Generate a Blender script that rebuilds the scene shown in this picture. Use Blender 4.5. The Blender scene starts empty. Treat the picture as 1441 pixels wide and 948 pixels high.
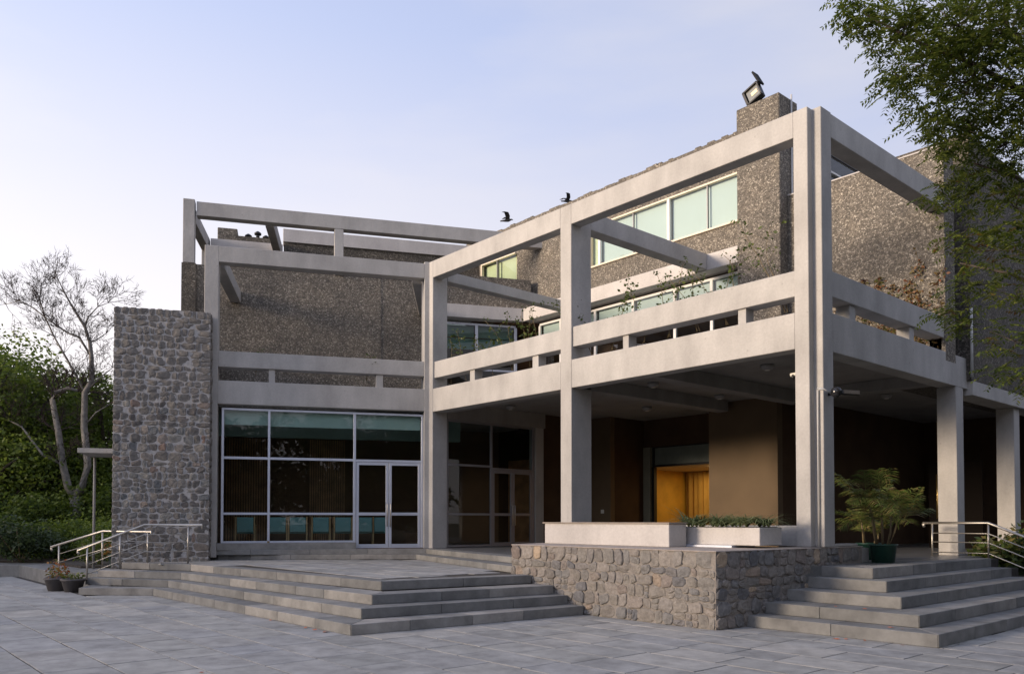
import bpy, bmesh, math, random
from mathutils import Vector, Matrix, Euler
R = math.radians
sc = bpy.context.scene
C = sc.collection

# ------------------------------------------------------------------ camera
cam = bpy.data.cameras.new('camera'); camo = bpy.data.objects.new('camera', cam); C.objects.link(camo)
CAM = Vector((6.95, -13.02, 1.65))
camo.location = CAM
fw = Vector((-.7535, .6574, 0)); pitch = .0248
camo.rotation_euler = (math.pi/2 + pitch, 0, math.atan2(-fw.x, fw.y))
cam.sensor_width = 36; cam.lens = 28.48; cam.shift_x = 0; cam.shift_y = .1594
cam.clip_start = .1; cam.clip_end = 1500
sc.camera = camo

# ------------------------------------------------------------------ sky, sun, exposure
SUN_EL = R(10); SD = Vector((-.34, -.94, 0)).normalized()
sundir = Vector((SD.x*math.cos(SUN_EL), SD.y*math.cos(SUN_EL), math.sin(SUN_EL)))
w = bpy.data.worlds.new('World'); sc.world = w; w.use_nodes = True
nt = w.node_tree; N = nt.nodes; Lk = nt.links
bg = N['Background']; bg.inputs['Strength'].default_value = .15
sky = N.new('ShaderNodeTexSky'); sky.sky_type = 'NISHITA'; sky.sun_disc = False
sky.sun_elevation = SUN_EL; sky.sun_rotation = math.atan2(SD.x, SD.y)
sky.air_density = 1.0; sky.dust_density = 3.0; sky.ozone_density = 2.5
tc = N.new('ShaderNodeTexCoord')
noi = N.new('ShaderNodeTexNoise'); noi.inputs['Scale'].default_value = 2.2; noi.inputs['Detail'].default_value = 7
mp = N.new('ShaderNodeMapping'); mp.inputs['Scale'].default_value = (1, 1, 4)
Lk.new(tc.outputs['Generated'], mp.inputs['Vector']); Lk.new(mp.outputs[0], noi.inputs['Vector'])
rmp = N.new('ShaderNodeValToRGB'); rmp.color_ramp.elements[0].position = .42; rmp.color_ramp.elements[1].position = .72
rmp.color_ramp.elements[0].color = (0, 0, 0, 1); rmp.color_ramp.elements[1].color = (.75, .75, .75, 1)
Lk.new(noi.outputs['Fac'], rmp.inputs['Fac'])
tint = N.new('ShaderNodeMix'); tint.data_type = 'RGBA'; tint.blend_type = 'MULTIPLY'; tint.inputs[0].default_value = 1
tint.inputs['B'].default_value = (1.0, .93, 1.06, 1)
Lk.new(sky.outputs[0], tint.inputs['A'])
# thin high veil of cloud, whiter towards the horizon
sep = N.new('ShaderNodeSeparateXYZ'); Lk.new(tc.outputs['Generated'], sep.inputs[0])
hr = N.new('ShaderNodeMapRange'); hr.inputs['From Min'].default_value = 0; hr.inputs['From Max'].default_value = .62
hr.inputs['To Min'].default_value = .9; hr.inputs['To Max'].default_value = .72
Lk.new(sep.outputs['Z'], hr.inputs['Value'])
addn = N.new('ShaderNodeMath'); addn.operation = 'ADD'; addn.use_clamp = True
Lk.new(hr.outputs[0], addn.inputs[0]); addn.inputs[1].default_value = 0
veil = N.new('ShaderNodeMix'); veil.data_type = 'RGBA'
Lk.new(addn.outputs[0], veil.inputs[0]); Lk.new(tint.outputs['Result'], veil.inputs['A'])
vr = N.new('ShaderNodeValToRGB'); e = vr.color_ramp.elements; e.new(.5); e.new(.5)
for i, (p_, c_) in enumerate(((0, (.90, .84, .83)), (.20, (.90, .88, .96)), (.52, (.60, .68, .95)), (1, (.36, .44, .72)))): e[i].position = p_; e[i].color = (*c_, 1)
Lk.new(sep.outputs['Z'], vr.inputs['Fac'])
vs_ = N.new('ShaderNodeMix'); vs_.data_type = 'RGBA'; vs_.blend_type = 'MULTIPLY'; vs_.inputs[0].default_value = 1; vs_.inputs['B'].default_value = (8.1, 8.1, 8.1, 1)
wc = N.new('ShaderNodeMix'); wc.data_type = 'RGBA'; Lk.new(rmp.outputs[0], wc.inputs[0]); Lk.new(vr.outputs[0], wc.inputs['A']); wc.inputs['B'].default_value = (.86, .85, .93, 1)
# the western side of the sky is paler and creamier low down
wx = N.new('ShaderNodeVectorMath'); wx.operation = 'DOT_PRODUCT'; wx.inputs[1].default_value = (-.88, .12, -.75); Lk.new(tc.outputs['Generated'], wx.inputs[0])
wr = N.new('ShaderNodeMapRange'); wr.interpolation_type = 'SMOOTHSTEP'; wr.inputs['From Min'].default_value = .25; wr.inputs['From Max'].default_value = .95; wr.inputs['To Max'].default_value = .85; Lk.new(wx.outputs['Value'], wr.inputs['Value'])
wm = N.new('ShaderNodeMix'); wm.data_type = 'RGBA'; Lk.new(wr.outputs[0], wm.inputs[0]); Lk.new(wc.outputs['Result'], wm.inputs['A']); wm.inputs['B'].default_value = (1.0, .93, .90, 1)
Lk.new(wm.outputs['Result'], vs_.inputs['A']); Lk.new(vs_.outputs['Result'], veil.inputs['B'])
fo_ = N.new('ShaderNodeVectorMath'); fo_.operation = 'DOT_PRODUCT'; fo_.inputs[1].default_value = (-.47, -.88, 0); Lk.new(tc.outputs['Generated'], fo_.inputs[0])
fr_ = N.new('ShaderNodeMapRange'); fr_.inputs['From Min'].default_value = -1; fr_.inputs['To Min'].default_value = .62; fr_.inputs['To Max'].default_value = 1.08; Lk.new(fo_.outputs['Value'], fr_.inputs['Value'])
fm_ = N.new('ShaderNodeVectorMath'); fm_.operation = 'SCALE'; Lk.new(veil.outputs['Result'], fm_.inputs[0]); Lk.new(fr_.outputs[0], fm_.inputs['Scale'])
Lk.new(fm_.outputs[0], bg.inputs['Color'])

sun = bpy.data.lights.new('sun', 'SUN'); sun.energy = 4.1; sun.angle = R(13); sun.color = (1, .80, .60)
suno = bpy.data.objects.new('sun', sun); C.objects.link(suno)
suno.rotation_euler = sundir.to_track_quat('Z', 'Y').to_euler(); suno.location = (-20, -40, 30)
sc.view_settings.view_transform = 'Standard'; sc.view_settings.look = 'None'
sc.view_settings.exposure = .24; sc.view_settings.gamma = 1
sc.cycles.max_bounces = 8; sc.cycles.transparent_max_bounces = 12

# ------------------------------------------------------------------ materials
def newmat(name):
    m = bpy.data.materials.new(name); m.use_nodes = True
    return m, m.node_tree.nodes, m.node_tree.links, m.node_tree.nodes['Principled BSDF']
def noise(N, L, scale, detail=5, vec=None, rough=.55, coord='Object', sc3=None):
    n = N.new('ShaderNodeTexNoise'); n.inputs['Scale'].default_value = scale; n.inputs['Detail'].default_value = detail
    n.inputs['Roughness'].default_value = rough
    t = N.new('ShaderNodeTexCoord'); v = t.outputs[coord]
    if sc3:
        mp = N.new('ShaderNodeMapping'); mp.inputs['Scale'].default_value = sc3; L.new(v, mp.inputs['Vector']); v = mp.outputs[0]
    L.new(v, n.inputs['Vector']); return n
def ramp(N, L, src, stops):
    r = N.new('ShaderNodeValToRGB'); e = r.color_ramp.elements
    while len(e) < len(stops): e.new(.5)
    for i, (p, c) in enumerate(stops): e[i].position = p; e[i].color = (*c, 1) if len(c) == 3 else c
    L.new(src, r.inputs['Fac']); return r
def mixc(N, L, fac, a, b, mode='MIX'):
    m = N.new('ShaderNodeMix'); m.data_type = 'RGBA'; m.blend_type = mode
    for sock, v in ((m.inputs[0], fac), (m.inputs['A'], a), (m.inputs['B'], b)):
        if isinstance(v, (int, float)): sock.default_value = v
        elif isinstance(v, tuple): sock.default_value = (*v, 1)
        else: L.new(v, sock)
    return m.outputs['Result']
def bump(N, L, b, src, strength=.3, dist=.01):
    n = N.new('ShaderNodeBump'); n.inputs['Strength'].default_value = strength; n.inputs['Distance'].default_value = dist
    L.new(src, n.inputs['Height']); L.new(n.outputs[0], b.inputs['Normal']); return n

def concrete(name, c1, c2, stain=.35):
    m, N, L, b = newmat(name)
    a = noise(N, L, .9, 6); r1 = ramp(N, L, a.outputs['Fac'], [(.3, c1), (.7, c2)])
    s = noise(N, L, 1.0, 7, sc3=(1.6, 1.6, .6), rough=.62)
    r2 = ramp(N, L, s.outputs['Fac'], [(.30, (1-stain,)*3), (.62, (1, 1, 1))])
    f = noise(N, L, 24, 6); r3 = ramp(N, L, f.outputs['Fac'], [(.3, (.92,)*3), (.65, (1.03,)*3)])
    c = mixc(N, L, .75, r1.outputs[0], r2.outputs[0], 'MULTIPLY')
    c = mixc(N, L, 1., c, r3.outputs[0], 'MULTIPLY')
    p = N.new('ShaderNodeTexVoronoi'); p.inputs['Scale'].default_value = 3.1
    t = N.new('ShaderNodeTexCoord'); L.new(t.outputs['Object'], p.inputs['Vector'])
    rp = ramp(N, L, p.outputs['Distance'], [(.03, (.62,)*3), (.075, (1, 1, 1))])
    c = mixc(N, L, .55, c, rp.outputs[0], 'MULTIPLY')
    L.new(c, b.inputs['Base Color']); b.inputs['Roughness'].default_value = .82
    g = noise(N, L, 9, 9); bump(N, L, b, g.outputs['Fac'], .35, .02)
    return m
M_con = concrete('board_cast_concrete', (.415, .398, .375), (.50, .482, .455), .32)
M_conb = concrete('band_concrete', (.5, .47, .445), (.58, .55, .52), .22)
M_white = concrete('white_stone_facing', (.50, .475, .45), (.58, .55, .52), .2)
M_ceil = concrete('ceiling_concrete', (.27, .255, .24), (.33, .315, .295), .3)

def cladding(name, dark=1.0):
    m, N, L, b = newmat(name)
    t = N.new('ShaderNodeTexCoord')
    nz = noise(N, L, 5, 3)
    ad = N.new('ShaderNodeMix'); ad.data_type = 'RGBA'; ad.blend_type = 'ADD'; ad.inputs[0].default_value = .12
    L.new(t.outputs['Object'], ad.inputs['A']); L.new(nz.outputs['Color'], ad.inputs['B'])
    v = N.new('ShaderNodeTexVoronoi'); v.inputs['Scale'].default_value = 31; v.inputs['Randomness'].default_value = 1
    L.new(ad.outputs['Result'], v.inputs['Vector'])
    e = N.new('ShaderNodeTexVoronoi'); e.feature = 'DISTANCE_TO_EDGE'; e.inputs['Scale'].default_value = 31
    L.new(ad.outputs['Result'], e.inputs['Vector'])
    sx = N.new('ShaderNodeSeparateColor'); L.new(v.outputs['Color'], sx.inputs[0])
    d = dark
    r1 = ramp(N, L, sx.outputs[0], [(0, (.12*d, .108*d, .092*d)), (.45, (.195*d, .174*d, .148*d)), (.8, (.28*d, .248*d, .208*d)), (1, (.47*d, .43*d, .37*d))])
    r2 = ramp(N, L, e.outputs['Distance'], [(.0, (.5,)*3), (.14, (1, 1, 1))])
    big = noise(N, L, .55, 8, rough=.7); r3 = ramp(N, L, big.outputs['Fac'], [(.3, (.62, .63, .64)), (.5, (1., .99, .96)), (.7, (1.25, 1.2, 1.1))])
    c = mixc(N, L, 1., r1.outputs[0], r2.outputs[0], 'MULTIPLY'); c = mixc(N, L, 1., c, r3.outputs[0], 'MULTIPLY')
    L.new(c, b.inputs['Base Color']); b.inputs['Roughness'].default_value = .9
    h = N.new('ShaderNodeMath'); h.operation = 'MULTIPLY_ADD'; L.new(sx.outputs[1], h.inputs[0]); h.inputs[1].default_value = .7
    rr = ramp(N, L, e.outputs['Distance'], [(0, (0,)*3), (.2, (1, 1, 1))]); L.new(rr.outputs[0], h.inputs[2])
    bump(N, L, b, h.outputs[0], .55, .03)
    return m
M_clad = cladding('pebble_dash_cladding')
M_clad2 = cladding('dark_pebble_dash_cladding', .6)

def plain(name, col, rough=.5, metal=0, nz=.0, scale=6, bmp=0):
    m, N, L, b = newmat(name)
    b.inputs['Roughness'].default_value = rough; b.inputs['Metallic'].default_value = metal
    if nz:
        a = noise(N, L, scale, 6)
        r1 = ramp(N, L, a.outputs['Fac'], [(.3, tuple(x*(1-nz) for x in col)), (.7, tuple(min(1, x*(1+nz)) for x in col))])
        L.new(r1.outputs[0], b.inputs['Base Color'])
        if bmp: bump(N, L, b, a.outputs['Fac'], bmp, .01)
    else: b.inputs['Base Color'].default_value = (*col, 1)
    return m
M_mortar = plain('lime_mortar', (.24, .215, .19), .95, 0, .2, 18, .6)
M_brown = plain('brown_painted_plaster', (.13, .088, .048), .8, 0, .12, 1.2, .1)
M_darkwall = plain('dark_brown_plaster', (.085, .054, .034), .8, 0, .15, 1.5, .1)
M_alu = plain('aluminium_frame', (.55, .58, .66), .38, .35, .05, 3)
M_aludark = plain('dull_aluminium_frame', (.25, .24, .25), .4, .35, .05, 3)
M_creamfr = plain('cream_window_frame', (.72, .62, .48), .5, 0, .06, 4)
M_whitefr = plain('white_window_frame', (.75, .74, .72), .5)
M_steel = plain('brushed_steel_tube', (.5, .47, .42), .42, .9, .05, 20)
M_brass = plain('brass', (.55, .38, .14), .3, .9)
M_black = plain('black_metal', (.02, .02, .022), .45, .3)
M_teal = plain('pale_teal_blind', (.36, .47, .44), .75, 0, .08, 1.5)
M_pale = plain('pale_roller_blind', (.47, .52, .505), .6, 0, .04, .8)
M_cream = plain('cream_curtain', (.55, .57, .36), .8, 0, .05, 2)
M_grn = plain('dark_green_plastic_pot', (.012, .05, .035), .45, 0, .15, 5)
M_greypot = plain('grey_fibre_pot', (.10, .09, .088), .7, 0, .15, 8, .1)
M_soil = plain('soil', (.05, .04, .03), .95, 0, .4, 10, .5)
M_bark = plain('pale_grey_bark', (.20, .185, .165), .9, 0, .4, 7, .8)
M_barkd = plain('dark_bark', (.07, .055, .045), .9, 0, .4, 7, .8)
M_twig = plain('twig_bark', (.045, .03, .026), .9, 0, .2, 7)
M_stem = plain('plant_stem', (.16, .12, .06), .8, 0, .2, 9)
M_chairw = plain('light_oak', (.45, .28, .13), .5, 0, .15, 8)
M_chairf = plain('teal_upholstery', (.20, .36, .36), .85, 0, .06, 30)
M_wood = plain('interior_wood', (.34, .17, .075), .5, 0, .35, 3)
M_yel = plain('ochre_wall_panel', (.62, .36, .06), .6, 0, .15, 2)
M_cur = plain('ochre_curtain', (.60, .37, .10), .8, 0, .1, 3)
M_roof = plain('roof_screed', (.2, .19, .18), .9, 0, .2, 2)
M_feather = plain('black_feathers', (.015, .014, .015), .6)
M_socket = plain('white_plastic', (.7, .68, .62), .4)
M_pipe = plain('grey_conduit', (.5, .5, .49), .5, 0, .08, 5)
M_leaf_litter = plain('dry_leaf', (.45, .16, .09), .8)
M_room = plain('room_plaster', (.13, .07, .038), .85, 0, .1, 2)
M_green_stone = None

def glass(name, tint=(.86, .90, .89), refl=1.0, mi=1.45):
    m = bpy.data.materials.new(name); m.use_nodes = True; N = m.node_tree.nodes; L = m.node_tree.links
    N.remove(N['Principled BSDF']); out = N['Material Output']
    tr = N.new('ShaderNodeBsdfTransparent'); tr.inputs[0].default_value = (*tint, 1)
    gl = N.new('ShaderNodeBsdfGlossy'); gl.inputs['Roughness'].default_value = .01; gl.inputs[0].default_value = (refl, refl, refl, 1)
    fr = N.new('ShaderNodeFresnel'); fr.inputs[0].default_value = mi
    nz = noise(N, L, 1.3, 2); bp = N.new('ShaderNodeBump'); bp.inputs['Strength'].default_value = .04; bp.inputs['Distance'].default_value = .02
    L.new(nz.outputs['Fac'], bp.inputs['Height']); L.new(bp.outputs[0], gl.inputs['Normal'])
    mx = N.new('ShaderNodeMixShader'); ge = N.new('ShaderNodeNewGeometry'); mf = N.new('ShaderNodeMath'); mf.operation = 'SUBTRACT'; mf.use_clamp = True; L.new(fr.outputs[0], mf.inputs[0]); L.new(ge.outputs['Backfacing'], mf.inputs[1]); L.new(mf.outputs[0], mx.inputs[0]); L.new(tr.outputs[0], mx.inputs[1]); L.new(gl.outputs[0], mx.inputs[2])
    L.new(mx.outputs[0], out.inputs[0]); return m
M_glass = glass('window_glass')
M_glassd = glass('tinted_glass', (.66, .74, .72))
M_glassup = glass('sky_facing_glass', (.93, .97, .96), 1, 1.6)

def stone(name, stops, bmp=.6, scale=9):
    m, N, L, b = newmat(name)
    oi = N.new('ShaderNodeObjectInfo'); r1 = ramp(N, L, oi.outputs['Random'], stops)
    t = N.new('ShaderNodeTexCoord'); ml = N.new('ShaderNodeVectorMath'); ml.operation = 'SCALE'; ml.inputs['Scale'].default_value = 31
    cb = N.new('ShaderNodeCombineXYZ')
    for i in range(3): L.new(oi.outputs['Random'], cb.inputs[i])
    L.new(cb.outputs[0], ml.inputs[0]); ad = N.new('ShaderNodeVectorMath'); L.new(t.outputs['Object'], ad.inputs[0]); L.new(ml.outputs[0], ad.inputs[1])
    n = N.new('ShaderNodeTexNoise'); n.inputs['Scale'].default_value = scale; n.inputs['Detail'].default_value = 8; n.inputs['Roughness'].default_value = .65
    L.new(ad.outputs[0], n.inputs['Vector'])
    r2 = ramp(N, L, n.outputs['Fac'], [(.3, (.66,)*3), (.5, (.97,)*3), (.72, (1.3,)*3)])
    c = mixc(N, L, 1., r1.outputs[0], r2.outputs[0], 'MULTIPLY')
    L.new(c, b.inputs['Base Color']); b.inputs['Roughness'].default_value = .88
    bump(N, L, b, n.outputs['Fac'], bmp, .03); return m
M_stoneL = stone('dark_rubble_stone', [(0, (.11, .10, .092)), (.2, (.19, .175, .158)), (.4, (.145, .135, .122)), (.55, (.235, .215, .188)), (.7, (.19, .165, .142)), (.82, (.14, .145, .145)), (.92, (.29, .27, .235)), (1, (.21, .145, .115))], .7, 14)
M_stoneP = stone('buff_rubble_stone', [(0, (.17, .155, .14)), (.18, (.25, .225, .195)), (.35, (.21, .195, .175)), (.5, (.19, .185, .18)), (.62, (.29, .255, .22)), (.75, (.14, .14, .145)), (.86, (.26, .23, .2)), (.95, (.2, .165, .145)), (1, (.40, .31, .22))], .7, 14)
M_slab = stone('grey_sandstone_paving', [(0, (.29, .285, .265)), (.25, (.35, .34, .31)), (.5, (.315, .31, .295)), (.7, (.38, .365, .33)), (.85, (.30, .30, .295)), (1, (.42, .395, .345))], .35, 2.6)
M_step = stone('greenish_step_stone', [(0, (.17, .17, .163)), (.35, (.225, .22, .205)), (.6, (.19, .19, .183)), (.85, (.265, .255, .235)), (1, (.33, .31, .28))], .4, 2.4)
M_joint = plain('dark_joint_fill', (.055, .048, .04), .95, 0, .3, 12)

def leafmat(name, cols, trans=.35, rough=.55):
    m, N, L, b = newmat(name)
    g = N.new('ShaderNodeNewGeometry'); k = len(cols)
    r1 = ramp(N, L, g.outputs['Random Per Island'], [(i/(k-1), c) for i, c in enumerate(cols)])
    big = noise(N, L, .8, 3); r2 = ramp(N, L, big.outputs['Fac'], [(.35, (.6, .65, .6)), (.65, (1.25, 1.2, 1.0))])
    c = mixc(N, L, 1., r1.outputs[0], r2.outputs[0], 'MULTIPLY')
    L.new(c, b.inputs['Base Color']); b.inputs['Roughness'].default_value = rough
    tr = N.new('ShaderNodeBsdfTranslucent'); L.new(c, tr.inputs[0])
    mx = N.new('ShaderNodeMixShader'); mx.inputs[0].default_value = trans
    out = N['Material Output']; L.new(b.outputs[0], mx.inputs[1]); L.new(tr.outputs[0], mx.inputs[2]); L.new(mx.outputs[0], out.inputs[0])
    return m
M_lbg = leafmat('broadleaf_foliage', [(.08, .13, .02), (.13, .19, .03), (.18, .24, .04), (.23, .29, .06)], .5)
M_lbg2 = leafmat('yellow_green_foliage', [(.075, .10, .02), (.12, .155, .028), (.17, .20, .04)])
M_ldark = leafmat('dark_shrub_foliage', [(.03, .05, .018), (.045, .075, .024), (.07, .105, .032)])
M_neem = leafmat('neem_foliage', [(.065, .10, .02), (.105, .15, .028), (.15, .19, .035), (.20, .22, .05)], .45)
M_neemd = leafmat('rusty_neem_foliage', [(.09, .09, .02), (.16, .08, .03), (.08, .11, .02)], .4)
M_palm = leafmat('palm_foliage', [(.09, .14, .03), (.14, .19, .04), (.19, .22, .06), (.24, .17, .07)], .3)
M_lily = leafmat('strap_leaf_foliage', [(.13, .18, .08), (.21, .26, .13), (.38, .42, .25)], .3)
M_vine = leafmat('climber_foliage', [(.05, .08, .018), (.09, .13, .025), (.12, .15, .03)], .4)
M_red = leafmat('reddish_creeper_foliage', [(.24, .09, .05), (.18, .13, .05), (.11, .14, .04), (.30, .11, .07)], .3)
M_croton = leafmat('croton_foliage', [(.45, .08, .03), (.35, .2, .03), (.08, .12, .02), (.5, .14, .1)], .3)

# ------------------------------------------------------------------ mesh helpers
FR = {'W': Matrix.Identity(4)}
dA = Vector((.430, .903, 0)).normalized(); a0 = Vector((-11.47, 0, 0))
FR['A'] = Matrix.Translation(a0) @ Matrix.Rotation(math.atan2(dA.y, dA.x), 4, 'Z')
def thing(name, label, cat, loc=(0, 0, 0), rz=0, group=None, frame='W'):
    o = bpy.data.objects.new(name, None); C.objects.link(o); o.empty_display_size = .2
    o.matrix_world = FR[frame] @ Matrix.Translation(Vector(loc)) @ Matrix.Rotation(rz, 4, 'Z')
    o['label'] = label; o['category'] = cat
    if group: o['group'] = group
    return o
def tag(o, label, cat, group=None, kind=None):
    if label: o['label'] = label
    if cat: o['category'] = cat
    if group: o['group'] = group
    if kind: o['kind'] = kind
    return o
class B:
    """collects geometry in the coordinates of a thing (its own local space)"""
    def __init__(s): s.bm = bmesh.new()
    def box(s, x0, x1, y0, y1, z0, z1, bev=0):
        return s.prism([(x0, y0), (x1, y0), (x1, y1), (x0, y1)], z0, z1, bev)
    def prism(s, pts, z0, z1, bev=0):
        bm = bmesh.new()
        lo = [bm.verts.new((x, y, z0)) for x, y in pts]; hi = [bm.verts.new((x, y, z1)) for x, y in pts]
        n = len(pts)
        bm.faces.new(hi); bm.faces.new(lo[::-1])
        for i in range(n): bm.faces.new((lo[i], lo[(i+1) % n], hi[(i+1) % n], hi[i]))
        bmesh.ops.recalc_face_normals(bm, faces=bm.faces)
        if bev: bmesh.ops.bevel(bm, geom=bm.edges[:], offset=bev, segments=1, affect='EDGES')
        s.add(bm); return s
    def add(s, bm):
        me = bpy.data.meshes.new('tmp'); bm.to_mesh(me); bm.free(); s.bm.from_mesh(me); bpy.data.meshes.remove(me)
    def obox(s, c, u, v, wv, bev=0):
        """oriented box: centre c, half vectors u v w"""
        bm = bmesh.new(); c, u, v, wv = map(Vector, (c, u, v, wv)); vs = {}
        for i in (-1, 1):
            for j in (-1, 1):
                for k in (-1, 1): vs[i, j, k] = bm.verts.new(c+u*i+v*j+wv*k)
        for q in (((-1,-1,-1),(-1,1,-1),(1,1,-1),(1,-1,-1)), ((-1,-1,1),(1,-1,1),(1,1,1),(-1,1,1)), ((-1,-1,-1),(1,-1,-1),(1,-1,1),(-1,-1,1)),
                  ((-1,1,-1),(-1,1,1),(1,1,1),(1,1,-1)), ((-1,-1,-1),(-1,-1,1),(-1,1,1),(-1,1,-1)), ((1,-1,-1),(1,1,-1),(1,1,1),(1,-1,1))):
            bm.faces.new([vs[t] for t in q])
        bmesh.ops.recalc_face_normals(bm, faces=bm.faces)
        if bev: bmesh.ops.bevel(bm, geom=bm.edges[:], offset=bev, segments=1, affect='EDGES')
        s.add(bm); return s
    def tube(s, pts, rad, seg=8, cap=True):
        pts = [Vector(p) for p in pts]; n = len(pts); rads = rad if isinstance(rad, (list, tuple)) else [rad]*n
        rings = []; ref = Vector((0, 0, 1))
        for i, p in enumerate(pts):
            d = (pts[min(i+1, n-1)]-pts[max(i-1, 0)])
            if d.length < 1e-6: d = Vector((0, 0, 1))
            d.normalize()
            a = d.cross(ref) if abs(d.z) < .95 else d.cross(Vector((1, 0, 0)))
            a.normalize(); b = d.cross(a)
            rings.append([s.bm.verts.new(p+(a*math.cos(t*2*math.pi/seg)+b*math.sin(t*2*math.pi/seg))*rads[i]) for t in range(seg)])
        for i in range(n-1):
            for t in range(seg):
                f = s.bm.faces.new((rings[i][t], rings[i][(t+1) % seg], rings[i+1][(t+1) % seg], rings[i+1][t])); f.smooth = True
        if cap:
            s.bm.faces.new(rings[0][::-1]); s.bm.faces.new(rings[-1])
        return s
    def lathe(s, prof, c=(0, 0, 0), seg=20):
        c = Vector(c); rings = []
        for r, z in prof: rings.append([s.bm.verts.new(c+Vector((r*math.cos(t*2*math.pi/seg), r*math.sin(t*2*math.pi/seg), z))) for t in range(seg)])
        for i in range(len(prof)-1):
            for t in range(seg):
                f = s.bm.faces.new((rings[i][t], rings[i][(t+1) % seg], rings[i+1][(t+1) % seg], rings[i+1][t])); f.smooth = True
        s.bm.faces.new(rings[0][::-1]); s.bm.faces.new(rings[-1])
        return s
    def build(s, name, mat, parent=None, label=None, kind=None):
        me = bpy.data.meshes.new(name); bmesh.ops.recalc_face_normals(s.bm, faces=s.bm.faces[:]); s.bm.to_mesh(me); s.bm.free()
        me.materials.append(mat); o = bpy.data.objects.new(name, me); C.objects.link(o)
        if parent: o.parent = parent
        if label: o['label'] = label
        if kind: o['kind'] = kind
        return o
def pydata(name, V, F, mat, parent=None):
    me = bpy.data.meshes.new(name); me.from_pydata(V, [], F); me.materials.append(mat)
    o = bpy.data.objects.new(name, me); C.objects.link(o)
    if parent: o.parent = parent
    return o
BV = .009
# ------------------------------------------------------------------ ground
def struct(name, b, m, kind='structure'):
    o = b.build(name, m); o['kind'] = kind; return o
def terrain():
    m, N, L, b = newmat('dry_earth_and_grass')
    a = noise(N, L, .35, 8); r1 = ramp(N, L, a.outputs['Fac'], [(.35, (.09, .075, .05)), (.55, (.06, .07, .03)), (.7, (.11, .095, .065))])
    L.new(r1.outputs[0], b.inputs['Base Color']); b.inputs['Roughness'].default_value = .95
    bump(N, L, b, a.outputs['Fac'], .5, .1); return m
struct('ground', B().box(-300, 300, -300, 300, -.6, -.045), terrain())

# paved plaza: a mortar bed and one object for every slab in view
rnd = random.Random(5)
bed = B().prism([(-30, -24), (12, -24), (12, 6), (2.55, 6), (2.55, -1.0), (-.3, -1.7), (-12, -6.5), (-15, -8), (-26, -8.1), (-30, -13)], -.044, -.012).build('plaza_paving', M_joint)
bed['kind'] = 'structure'
def slab_mesh(l, wd, th, bev=.003, j=.004, rn=rnd):
    """paving slab, centred, top at z=0"""
    bm = bmesh.new(); hx, hy = l/2, wd/2
    q = [(-hx, -hy), (hx, -hy), (hx, hy), (-hx, hy)]; q = [(x+rn.uniform(-j, j), y+rn.uniform(-j, j)) for x, y in q]
    lo = [bm.verts.new((x, y, -th)) for x, y in q]; md = [bm.verts.new((x, y, -bev)) for x, y in q]
    hi = [bm.verts.new((x*(1-bev*2/l), y*(1-bev*2/wd), rn.uniform(-.0012, .0012))) for x, y in q]
    for a, b_ in ((lo, md), (md, hi)):
        for i in range(4): bm.faces.new((a[i], a[(i+1) % 4], b_[(i+1) % 4], b_[i]))
    bm.faces.new(hi); me = bpy.data.meshes.new('paving_slab'); bm.to_mesh(me); bm.free(); return me
cr = Vector((fw.y, -fw.x, 0))
def visible(x, y, m=1.0):
    d = Vector((x, y, 0))-CAM; f_ = d.x*fw.x+d.y*fw.y; r_ = d.x*cr.x+d.y*cr.y
    return f_ > 7.8-m and abs(r_) < f_*.635+m
def inpoly(x, y, P):
    c = False; n = len(P)
    for i in range(n):
        x1, y1 = P[i]; x2, y2 = P[(i+1) % n]
        if (y1 > y) != (y2 > y) and x < (x2-x1)*(y-y1)/(y2-y1)+x1: c = not c
    return c
slabs = []
SW = .64
y = -24.
STEPS_L1 = [(-14.2, -8.15), (-13.0, -8.42), (-11.7, -7.22), (-3.36, -7.09), (-2.95, -2.66)]
NOP = [(-14.3, -7.9), (-12.9, -8.2), (-11.6, -6.95), (-3.6, -6.85), (-3.2, -2.4), (-.5, -2.4), (-.45, -1.6), (2.4, -1.6), (2.4, 8), (-30, 8), (-30, -8.0), (-15, -8.0)]
while y < 6:
    wd = SW*rnd.uniform(.9, 1.12); x = -30+rnd.uniform(0, 1)
    while x < 12:
        l = rnd.choice((.7, .85, .95, 1.05, 1.2))*rnd.uniform(.95, 1.05)
        cx, cy = x+l/2, y+wd/2
        if visible(cx, cy, .9) and not inpoly(cx, cy, NOP) and not (cx < -14.5 and cy > -8.3) and not (cx < -20 and (cy+8.25) > (cx+20.7)*1.17): slabs.append((cx, cy, l, wd))
        x += l
    y += wd
slabs.sort(key=lambda s: (s[0]-CAM.x)**2+(s[1]-CAM.y)**2)
def lay(slabs, parent, z, name='paving_slab', mat=M_slab, gap=.018, lim=300):
    far = B()
    for i, (cx, cy, l, wd) in enumerate(slabs):
        me = slab_mesh(l-gap, wd-gap, .03)
        if i < lim:
            me.materials.append(mat); o = bpy.data.objects.new(name, me); C.objects.link(o); o.parent = parent
            o.location = (cx, cy, z+rnd.uniform(-.0015, .0015)); o.rotation_euler.z = rnd.uniform(-.003, .003)
        else:
            me.transform(Matrix.Translation((cx, cy, z))); far.bm.from_mesh(me); bpy.data.meshes.remove(me)
    if len(slabs) > lim: far.build('distant_paving', mat, parent, None, 'stuff')
lay(slabs, bed, 0.)

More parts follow.
